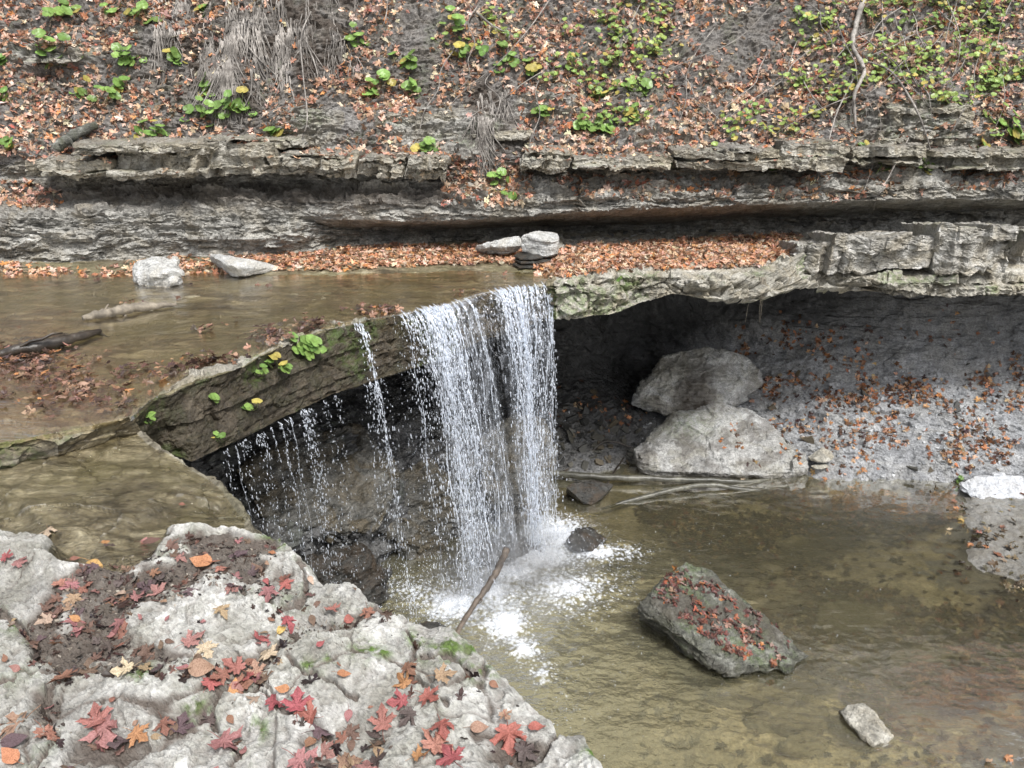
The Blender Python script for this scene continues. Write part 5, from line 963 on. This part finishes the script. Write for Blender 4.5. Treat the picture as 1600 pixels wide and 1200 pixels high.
wood('mossy_log', [D(88, 232, 7.3), D(110, 215, 7.4), D(150, 195, 7.6)], [.045, .05, .035], M['greenrock'], 'short mossy log end sticking out of the leaves at the left', 'log', 0, 8)
for i, (pts, r0, lab) in enumerate((([(1360, -30), (1340, 30), (1332, 70), (1350, 110), (1335, 150), (1337, 200)], .030, 'thick pale crooked stem coming down the bank at the right'),
      ([(1350, 95), (1390, 110), (1420, 150), (1440, 190), (1455, 240), (1450, 250)], .011, 'pale root arching right from the crooked stem'),
      ([(1335, 120), (1310, 170), (1300, 200), (1290, 230), (1265, 245)], .008, 'thin root leaning left below the crooked stem'),
      ([(1378, -20), (1380, 60), (1390, 100)], .007, 'straight thin stem beside the crooked stem'),
      ([(1230, -20), (1160, 55), (1090, 90), (1010, 120)], .005, 'long thin twig slanting across the upper bank'),
      ([(1470, -20), (1500, 60), (1480, 130), (1430, 110)], .006, 'bent bare twig in the green patch at the right'),
      ([(1330, 150), (1260, 180), (1210, 210)], .005, 'fine twig slanting down left of the crooked stem'),
      ([(486, 18), (470, 60), (475, 130), (480, 190), (465, 225), (450, 240)], .008, 'pale root hanging at the right side of the root mat'),
      ([(606, -10), (602, 30), (585, 68)], .006, 'pale root curving down left of the green clump'),
      ([(745, 20), (770, 40), (800, 55)], .012, 'thick root bending over the bank in the middle'),
      ([(1100, 100), (1118, 135), (1140, 162)], .006, 'short dark twig on the leaves in the upper middle'),
      ([(1420, 215), (1392, 270), (1370, 310), (1362, 340)], .005, 'thin pale twig dangling past the overhang'),
      ([(1345, 160), (1370, 165), (1375, 215), (1350, 300)], .004, 'fine twig hanging below the crooked stem'),
      ([(1585, -10), (1560, 60), (1570, 150), (1555, 200)], .006, 'bare stem at the upper right corner'),
      ([(1500, -10), (1480, 50), (1475, 90)], .006, 'short upright stem in the right green patch'))):
    path = []
    for k, (a, b) in enumerate(pts):
        hh = hit(a, max(b, -15), (0,)); d = hh[0][1] if hh is not None else 8.6; path.append(D(a, b, d-.06-.10*math.sin(math.pi*k/(len(pts)-1))))
    wood('bare_branch', path, [r0, r0*.85, r0*.7, r0*.4], M['root'] if i not in (10,) else M['wetwood'], lab, 'branch', 5 if r0 > .006 else 3, 30+i, 'bare stems and roots on the bank', k=6)
for k in range(26):
    a, b = rnd.uniform(1230, 1600) if k < 16 else rnd.uniform(700, 1200), rnd.uniform(-15, 120); path = []; dx = rnd.gauss(0, 18); L = rnd.uniform(60, 190)
    for t in range(6):
        hh = hit(a, max(b, -15), (0,)); 
        if hh is None: break
        path.append(D(a, b, hh[0][1]-.05-.09*math.sin(math.pi*t/5))); a += dx+rnd.gauss(0, 9); b += L/5
    if len(path) > 3: wood('bare_branch', path, [.006, .005, .004, .002], M['root'], 'thin bare twig trailing down the leafy bank', 'branch', 2, 200+k, 'thin twigs trailing down the bank', k=5, n=20)
def roots(boxes, n, label, seed, lmin=.1, lmax=.5, rr=.0028):
    r = random.Random(seed); b = MB()
    for _ in range(n):
        x0, x1, y0, y1 = r.choice(boxes); a = r.uniform(x0, x1); c = r.uniform(y0, y1)
        if math.sin(a*.16)+math.sin(a*.067+c*.04)+r.gauss(0, .6) < 0: continue
        hh = hit(a, c, (0,))
        if hh is None: continue
        p = hh[0]+np.array([0, -.03, 0]); q = [p]; L = r.uniform(lmin, lmax); dx = r.gauss(0, .15); m_ = 9
        for s in range(m_):
            dx += r.gauss(0, .16); w = q[-1]+np.array([dx, -.28 if s < 4 else r.gauss(-.05, .12), -1.])*L/m_; q.append(w)
        rr_ = rr*r.choice([.5, .7, 1, 1.6]); g = 1; b.tube(np.array(q), np.linspace(rr_*1.2, rr_*.3, m_+1), 4, (g, g, g))
    o = link('root_mat', b.mesh('root_mat'), M['root']); rebase(o); tag(o, label, 'roots'); return o
roots([(300, 420, 20, 110), (330, 480, -20, 60), (240, 300, -10, 50), (400, 470, 40, 130), (300, 360, 80, 120), (320, 400, 60, 110)], 2200, 'large mat of fine grey roots hanging over the upper left bank', 1, .25, 1.1, .0050)
roots([(725, 795, 140, 190), (735, 780, 180, 215)], 420, 'narrow bundle of fine grey roots hanging between the ledges', 2, .15, .7, .0045)
roots([(480, 560, -10, 120)], 320, 'thin dark roots straggling right of the large root mat', 3, .1, .5, .003)
roots([(1290, 1380, 150, 200), (1250, 1300, 190, 220)], 60, 'sparse roots hanging below the crooked stem', 4, .15, .45, .002)
b = MB(); base = hit(1190, 432, (1,))[0]; r_ = random.Random(5)
for k in range(16):
    q = [base+np.array([r_.gauss(0, .03), -.02, 0])]; L = r_.choice([.12, .16, .22, .4]) ; dx = r_.gauss(0, .25)
    for s in range(6): dx *= .7; q.append(q[-1]+np.array([dx+r_.gauss(0, .08), 0, -1])*L/6)
    b.tube(np.array(q), np.linspace(.003, .001, 7), 4)
o = link('root_tuft', b.mesh('root_tuft'), M['palewood']); rebase(o); tag(o, 'small tuft of pale roots dangling from the edge of the leafy shelf', 'roots')
# the dark hollow under the turf at the top
# rubble: flat chips on the shelf back, cave foot
def chips(name, samples, sizes, cols, lift=.0):
    b = MB(); 
    for p, n in samples:
        k = rnd.randint(5, 7); s = rnd.uniform(*sizes); B = basis(n, rnd.uniform(0, 6), .25); an = np.sort(rng.uniform(0, 6.28, k)); rad = s*rng.uniform(.6, 1.1, k); t = s*rnd.uniform(.15, .4)
        o = np.stack([np.cos(an)*rad, np.sin(an)*rad*.7, np.zeros(k)], 1); V = np.concatenate([o+[0, 0, t], o*1.05]); V = V@B.T+p
        Q = [(i, (i+1) % k, k+(i+1) % k, k+i) for i in range(k)]; V = np.concatenate([V, [V[:k].mean(0)]]); T = [(2*k, i, (i+1) % k) for i in range(k)]
        c = np.array(rnd.choice(cols))*rnd.uniform(.7, 1.3); b.add(V, Q, T, c)
    o = link(name, b.mesh(name, False), M['chip']); o['kind'] = 'stuff'; return o
m = NT('stone_chip'); co = m.co(); c = m.mix(.7, m.attr('Col').outputs[0], m.ramp(m.noise(co, 40, 5), [(.3, .5), (.7, 1.)]), 'MULTIPLY'); M['chip'] = m.done(m.bsdf(c, .55, m.bump(m.noise(co, 50, 5), .6, .01)))
s1 = scatter(SL[:, :180], 12000, lambda x, y, p, n: np.where((x > 880) & (x < 1600) & (y < 385) & (y > 335), .25, 0), .2); tag(chips('rubble', s1, (.015, .06), [(.16, .16, .15), (.10, .10, .10), (.24, .23, .21)]), 'flat grey stone chips at the back of the leafy shelf', 'rubble')
s1 = scatter(CV, 9000, lambda x, y, p, n: np.clip(1.1*np.exp(-(((x-930)/90)**2+((y-690)/40)**2)), 0, 1)+.02*(x > 1100)*(y > 560), -.2); tag(chips('rubble', s1, (.02, .10), [(.05, .048, .04), (.08, .075, .06), (.03, .03, .028), (.11, .09, .06)]), 'wet dark stone rubble in the cave behind the log', 'rubble')
s1 = scatter(CV, 30000, lambda x, y, p, n: np.clip((x > 1000)*sstep(540, 640, y)*(.25+.5*fbm(p, 3, 3, 6)), 0, 1), -.2); tag(chips('shale_flakes', s1, (.008, .032), [(.20, .21, .22), (.34, .355, .37), (.12, .125, .13), (.42, .43, .44)]), 'loose grey shale flakes over the bank in the alcove', 'rubble')
s1 = scatter(PB, 9000, lambda x, y, p, n: .35*(p[:, 2] > ZP-.03)*(x > 1400)+.05*(x > 1150)*(y > 1080), -.2); tag(chips('gravel', s1, (.006, .025), [(.35, .34, .31), (.22, .21, .19), (.15, .14, .12)]), 'fine pale gravel on the right beach', 'gravel')
s1 = scatter(LG[:, :556], 60000, lambda x, y, p, n: np.clip(inpoly(x, y, mudpoly)*.5*sstep(-.45, -.05, fbm(p, 4, 4, 93))+(inpoly(x, y, mud2[3])|inpoly(x, y, mud2[1])|inpoly(x, y, mud2[2]))*.25+.004*(y > 850), 0, 1)*(y > 835), -.2)
s1 = s1+scatter(LG[:, :556], 60000, lambda x, y, p, n: .55*np.exp(-(np.minimum.reduce([segdist(x, y, c) for c in cracks])/7.)**2), -.2)
LITLAB['ledge_debris'] = 'mat of dark wet leaf scraps in the hollow of the foreground ledge'
s1 = s1[::2]
litter('ledge_debris', s1, (.02, .065), [(.055, .035, .03, 4), (.09, .055, .045, 4), (.14, .08, .06, 2), (.20, .12, .10, 1.2), (.035, .025, .025, 3), (.28, .20, .17, .8), (.34, .26, .20, .5)], .14, .004)
s1 = scatter(LG[:, :556], 120000, lambda x, y, p, n: np.clip(inpoly(x, y, mudpoly)*.8+inpoly(x, y, mud2[3])*1.+.01*(y > 840), 0, 1)*(y > 835), -.2); tag(chips('forest_debris', s1, (.003, .010), [(.06, .045, .035), (.12, .09, .07), (.03, .025, .022), (.25, .22, .18)]), 'dark crumbled bark and leaf debris filling the hollow of the ledge', 'debris')
# larger submerged stones
for i, (a, b, w, h_, dz, lab) in enumerate(((1010, 868, 55, 20, .05, 'sunken rounded stone behind the leafy boulder'), (1240, 1110, 70, 22, .04, 'sunken flat stone in front of the leafy boulder'), (1190, 1070, 90, 18, .03, 'long sunken slab along the foot of the leafy boulder'), (1330, 960, 70, 24, .06, 'sunken olive stone in the middle of the pool'), (1440, 1020, 60, 16, .03, 'sunken flat stone among dark leaves'), (1260, 1160, 40, 18, .03, 'sunken stone beside the small pale stone'))):
    z = ZP-dz-.03; stone('sunken_stone', prism([U(a+w*math.cos(t)*rnd.uniform(.8, 1.05), b+h_*math.sin(t)*rnd.uniform(.8, 1.05), z) for t in np.arange(8)*math.pi/4], .18, 1.15), M['bed'], lab, 'stone', amp=.02, sc=5, vox=.014, seed=80+i, relax=4, smooth=True, masks=lambda co, nr, px, py, mk: mk.__setitem__((slice(None), 2), .75))

# ================================================================== WATERFALL
def facebottom(a):
    return U(np.interp(a, [l[3] for l in lip], [l[3] for l in lip]), np.interp(a, [l[3] for l in lip], [l[4] for l in lip]), np.interp(a, [l[3] for l in lip], [l[5] for l in lip]))
def lippos(a):
    ys = np.interp(a, [l[0] for l in lip], [l[1] for l in lip]); return U(a, ys, .01)
def traj(a, v, side=0.0, z1=ZP, n=40):
    p = lippos(a) if (a > 600 or v > .4) else facebottom(a); L0 = lippos(a-6); L1 = lippos(a+6); tg = (L1-L0); tg /= np.linalg.norm(tg); out = np.array([tg[1], -tg[0], 0]); out *= -1 if out[1] > 0 else 1
    T = math.sqrt(2*(p[2]-z1)/9.8); t = np.linspace(0, T, n)[:, None]; side_ = tg*side
    return p+out*.04+out*v*t+side_*t+np.array([0, 0, -4.9])*t*t, T
ICO = None
bm = bmesh.new(); bmesh.ops.create_icosphere(bm, subdivisions=1, radius=1); bm.verts.ensure_lookup_table(); ICOV = np.array([v.co[:] for v in bm.verts]); ICOF = np.array([[v.index for v in f.verts] for f in bm.faces]); bm.free()
def drops_mesh(name, pos, rad, elong, dirs=None):
    n = len(pos); S = np.stack([rad, rad, rad*elong], 1); V = ICOV[None]*S[:, None]
    if dirs is not None:
        sh = dirs/np.maximum(np.abs(dirs[:, 2:3]), .2); V[..., 0] += V[..., 2]*-sh[:, 0:1]; V[..., 1] += V[..., 2]*-sh[:, 1:2]
    V = V+pos[:, None]; k = len(ICOV); Fs = (np.arange(n)[:, None, None]*k+ICOF[None]).reshape(-1, 3)
    return mesh_np(name, V.reshape(-1, 3), Fs, True)
def fall(label, specs, seed, zend=ZP, group=None):
    """specs: (px, number of droplets, speed, spread in m, strand radius)"""
    r = np.random.default_rng(seed); P_, Rr, El, Di = [], [], [], []; rib = MB(); n0 = lippos(specs[len(specs)//2][0])
    for (a, nd, v, spread, rad) in specs:
        side = r.normal(0, .03); tr, T = traj(a, v, side, zend); L = len(tr)
        # broken rope of water
        ph = r.uniform(0, 6, 4); s = 0
        while s < L-4 and rad > 0:
            ln = int(r.integers(4, 11)) if s > 8 else 10; e = min(s+ln, L-1); t = np.arange(s, e+1)
            q = tr[t]+np.stack([.012*np.sin(t*.5+ph[0]), .012*np.sin(t*.4+ph[1]), 0*t], 1)*(t[:, None]/L)*2.2
            w = rad*(1-.55*s/L)*np.sin(np.linspace(.25, math.pi-.15, len(t)))**.6*r.uniform(.5, 1.2); rib.tube(smoothpath(q, len(t)*2), np.repeat(w, 2)*(1+.35*r.normal(size=len(t)*2)), 5); s = e+int(r.integers(0, 4)) if s > 10 else e
        u = r.random(nd)**.75; k = u*(L-1); i = k.astype(int); i = np.clip(i, 0, L-2); f = (k-i)[:, None]; p = tr[i]*(1-f)+tr[i+1]*f
        sp = spread*(.15+.95*u)[:, None]; p = p+r.normal(size=(nd, 3))*sp*np.array([1, 1, .8]); d = tr[i+1]-tr[i]; d /= np.linalg.norm(d, axis=1)[:, None]
        P_.append(p); Rr.append((.0018+.0036*r.random(nd)**2.2*(1.2-.3*u))*(1 if v > .4 else .72)); El.append(1.6+4.2*r.random(nd)*(.4+u)); Di.append(d)
    root = empty('waterfall', (n0[0], n0[1], zend)); tag(root, label, 'waterfall', group); base = np.array(root.location)
    pos = np.concatenate(P_); me = drops_mesh('droplets', pos-base, np.concatenate(Rr), np.concatenate(El), np.concatenate(Di)); o = link('droplets', me, M['fall'], root); o['kind'] = 'stuff'
    if rib.n: 
        rib.v = [v-base for v in rib.v]; link('falling_stream', rib.mesh('falling_stream'), M['fall'], root)['kind'] = 'stuff'
    return root, base
R1 = np.random.default_rng(5); sp = []
for a in R1.normal(684, 23, 18): sp.append((float(np.clip(a, 632, 742)), 165, .80+R1.normal(0, .07), .024, .0046*R1.uniform(.4, 1.5)))
for a in R1.normal(662, 12, 8): sp.append((float(a), 130, .60, .03, .004))
for a in R1.normal(803, 23, 22): sp.append((float(np.clip(a, 744, 856)), 165, .72+R1.normal(0, .08), .024, .0050*R1.uniform(.4, 1.5)))
for a in np.linspace(846, 857, 5): sp.append((float(a), 120, .45, .025, .005))
for a in R1.uniform(625, 858, 10): sp.append((float(a), 330, .75+R1.normal(0, .14), .09, 0))
root, base = fall('main waterfall, two broad streams of white water dropping off the slab into the pool', sp, 2)
# thin clear sheet at the lip
C = []
for a in np.linspace(630, 857, 60):
    v = .80 if a < 742 else .72 if a < 842 else .45; tr, T = traj(a, v, 0); C.append([tr[0]-np.array([0, 0, .0]), tr[5], tr[9], tr[13], tr[18], tr[23]])
Q = loft(C, np.linspace(0, 1, 60), 240, [8, 6, 6, 6, 6], bl=1)
fade = np.ones(Q.shape[:2]); iv = np.arange(Q.shape[1])[None]/(Q.shape[1]-1); ax, ay = proj(Q); fade = (1-sstep(.45, 1, iv)*.9)*(.35+.65*(np.exp(-((ax-690)/35)**2)+np.exp(-((ax-800)/45)**2)))*np.ones(Q.shape[:2])
Q = Q+np.stack([.01*fbm(Q, 9, 2, 3), .02*fbm(Q, 9, 2, 5), 0*ax], -1)
me = mesh_np('water_sheet', (Q-base).reshape(-1, 3), grid_faces(*Q.shape[:2]), True, {'Col': np.repeat(np.clip(fade, 0, 1).reshape(-1, 1), 3, 1)}); link('water_sheet', me, M['sheet'], root)
for a0, a1, v in ((640, 732, .78), (752, 852, .68)):
    C = []
    for a in np.linspace(a0, a1, 30):
        tr, T = traj(a, v+.05*math.sin(a*.3), 0, n=60); C.append([tr[0], tr[10], tr[20], tr[30], tr[40], tr[50], tr[59]])
    for lay in range(2):
        Q = loft(C, np.linspace(0, 1, 30), 130, [14]*6, bl=1); iv = np.linspace(0, 1, Q.shape[1])[None]; iu = np.linspace(0, 1, Q.shape[0])[:, None]
        Q = Q+np.stack([.015*fbm(Q, 7, 2, 3+lay*9), .05*fbm(Q, (9, 9, 3), 3, 5+lay*7)*(.3+iv)+.05*lay, 0*Q[..., 0]], -1)
        fd_ = sstep(0, .18, iu)*sstep(1, .82, iu)*(.22+.30*iv)*np.ones(Q.shape[:2])
        me = mesh_np('water_veil', (Q-base).reshape(-1, 3), grid_faces(*Q.shape[:2]), True, {'Col': np.repeat(fd_.reshape(-1, 1), 3, 1)}); link('water_veil', me, M['veil'], root)
fall('thin trickle falling from the dry notch left of the main waterfall', [(552, 150, .85, .016, .0035), (556, 130, .9, .018, .003), (549, 90, .8, .04, 0), (558, 130, .85, .06, 0)], 3)
fall('sparse drips falling from the slab face below the green plant', [(float(a), 75, .16, .035, .0) for a in R1.uniform(395, 540, 20)]+[(430, 150, .15, .012, .002), (447, 130, .15, .012, .002), (415, 120, .15, .012, 0)], 4)
fall('fine drips at the left end of the slab face', [(float(a), 60, .12, .03, .0) for a in R1.uniform(330, 395, 9)]+[(360, 90, .12, .008, .0016)], 5)
fall('thin drips between the trickle and the main waterfall', [(float(a), 75, .22, .04, .0) for a in R1.uniform(565, 632, 9)]+[(622, 120, .6, .015, .003)], 6)
# spray at the foot
r = np.random.default_rng(9); P_ = []; Rr = []
for (a, b, z, n, s) in ((868, 838, 0, 900, .16), (840, 868, 0, 900, .18), (800, 895, .03, 900, .18), (755, 925, 0, 900, .18), (715, 945, 0, 900, .16), (790, 960, 0, 500, .15), (660, 925, .02, 500, .2), (880, 900, 0, 600, .3), (600, 915, .02, 260, .25), (930, 865, 0, 300, .16)):
    c = U(a, b, ZP+z); q = r.normal(size=(n, 3))*np.array([s, s, s*.75]); q[:, 2] = np.abs(q[:, 2])*np.exp(-np.hypot(q[:, 0], q[:, 1])/s*.4)+.005; P_.append(c+q); Rr.append(.0012+.0042*r.random(n)**2.5)
pos = np.concatenate(P_); base = np.array([pos[:, 0].mean(), pos[:, 1].mean(), ZP]); me = drops_mesh('spray', pos-base, np.concatenate(Rr), np.full(len(pos), 1.3)); o = link('spray', me, M['fall']); o.location = base
tag(o, 'white spray leaping where the main fall hits the pool', 'spray', kind='stuff')
bm = bmesh.new(); bmesh.ops.create_icosphere(bm, subdivisions=3, radius=1); 
for v in bm.verts: v.co.z = max(v.co.z, -.12)
me = bpy.data.meshes.new('mist'); bm.to_mesh(me); bm.free(); o = link('mist', me, M['mist']); c = U(800, 900, ZP+.03); o.location = [float(q) for q in c]; o.scale = (.85, .62, .50); o.rotation_euler = (0, 0, R(35)); o['kind'] = 'stuff'; tag(o, 'soft white mist hanging over the splash at the foot of the fall', 'mist')
# bubbles drifting on the pool
pos = []
for k in range(700):
    a = rnd.gauss(980, 190); b = rnd.gauss(900, 90)
    if rnd.random() < .35: a, b = rnd.gauss(880, 60), rnd.gauss(1060, 60)
    if 700 < a < 1500 and 760 < b < 1200: pos.append(U(a, b, ZP+.006))
pos = np.array(pos); base = np.array([pos[:, 0].mean(), pos[:, 1].mean(), ZP]); me = drops_mesh('bubbles', pos-base, .0014+.0032*r.random(len(pos))**2, np.full(len(pos), .6)); o = link('bubbles', me, M['fall']); o.location = base
tag(o, 'tiny white bubbles drifting on the pool', 'bubbles', kind='stuff')

# ================================================================== CAMERA, LIGHT
cam = bpy.data.cameras.new('camera'); co_ = bpy.data.objects.new('camera', cam); COL.objects.link(co_); co_.location = (0, 0, H); co_.rotation_euler = (math.pi/2-PITCH, 0, 0); cam.sensor_width = 36; cam.lens = 36*F/1600; cam.clip_end = 500; cam.clip_start = .05; scn.camera = co_
w = bpy.data.worlds.new('World'); scn.world = w; w.use_nodes = True; nt = w.node_tree; bg = nt.nodes['Background']
EL, AZ = 58, 150
sky = nt.nodes.new('ShaderNodeTexSky'); sky.sky_type = 'NISHITA'; sky.sun_disc = False; sky.sun_elevation = R(EL); sky.sun_rotation = R(AZ); sky.air_density = 1.0; sky.dust_density = 4.0; sky.ozone_density = 1.0
hs = nt.nodes.new('ShaderNodeHueSaturation'); hs.inputs['Saturation'].default_value = .30; hs.inputs['Value'].default_value = 1.62
nt.links.new(sky.outputs[0], hs.inputs['Color']); nt.links.new(hs.outputs[0], bg.inputs[0]); bg.inputs[1].default_value = .15
sun = bpy.data.lights.new('sun', 'SUN'); sun.energy = 4.2; sun.angle = R(12); sun.color = (1, .985, .965); so = bpy.data.objects.new('sun', sun); COL.objects.link(so); so.location = (3, -5, 9)
d = Vector((math.sin(R(AZ))*math.cos(R(EL)), math.cos(R(AZ))*math.cos(R(EL)), math.sin(R(EL)))); so.rotation_euler = d.to_track_quat('Z', 'Y').to_euler()
scn.view_settings.view_transform = 'Standard'; scn.view_settings.look = 'None'; scn.view_settings.exposure = 0; scn.view_settings.gamma = 1
scn.cycles.transparent_max_bounces = 24; scn.cycles.max_bounces = 8
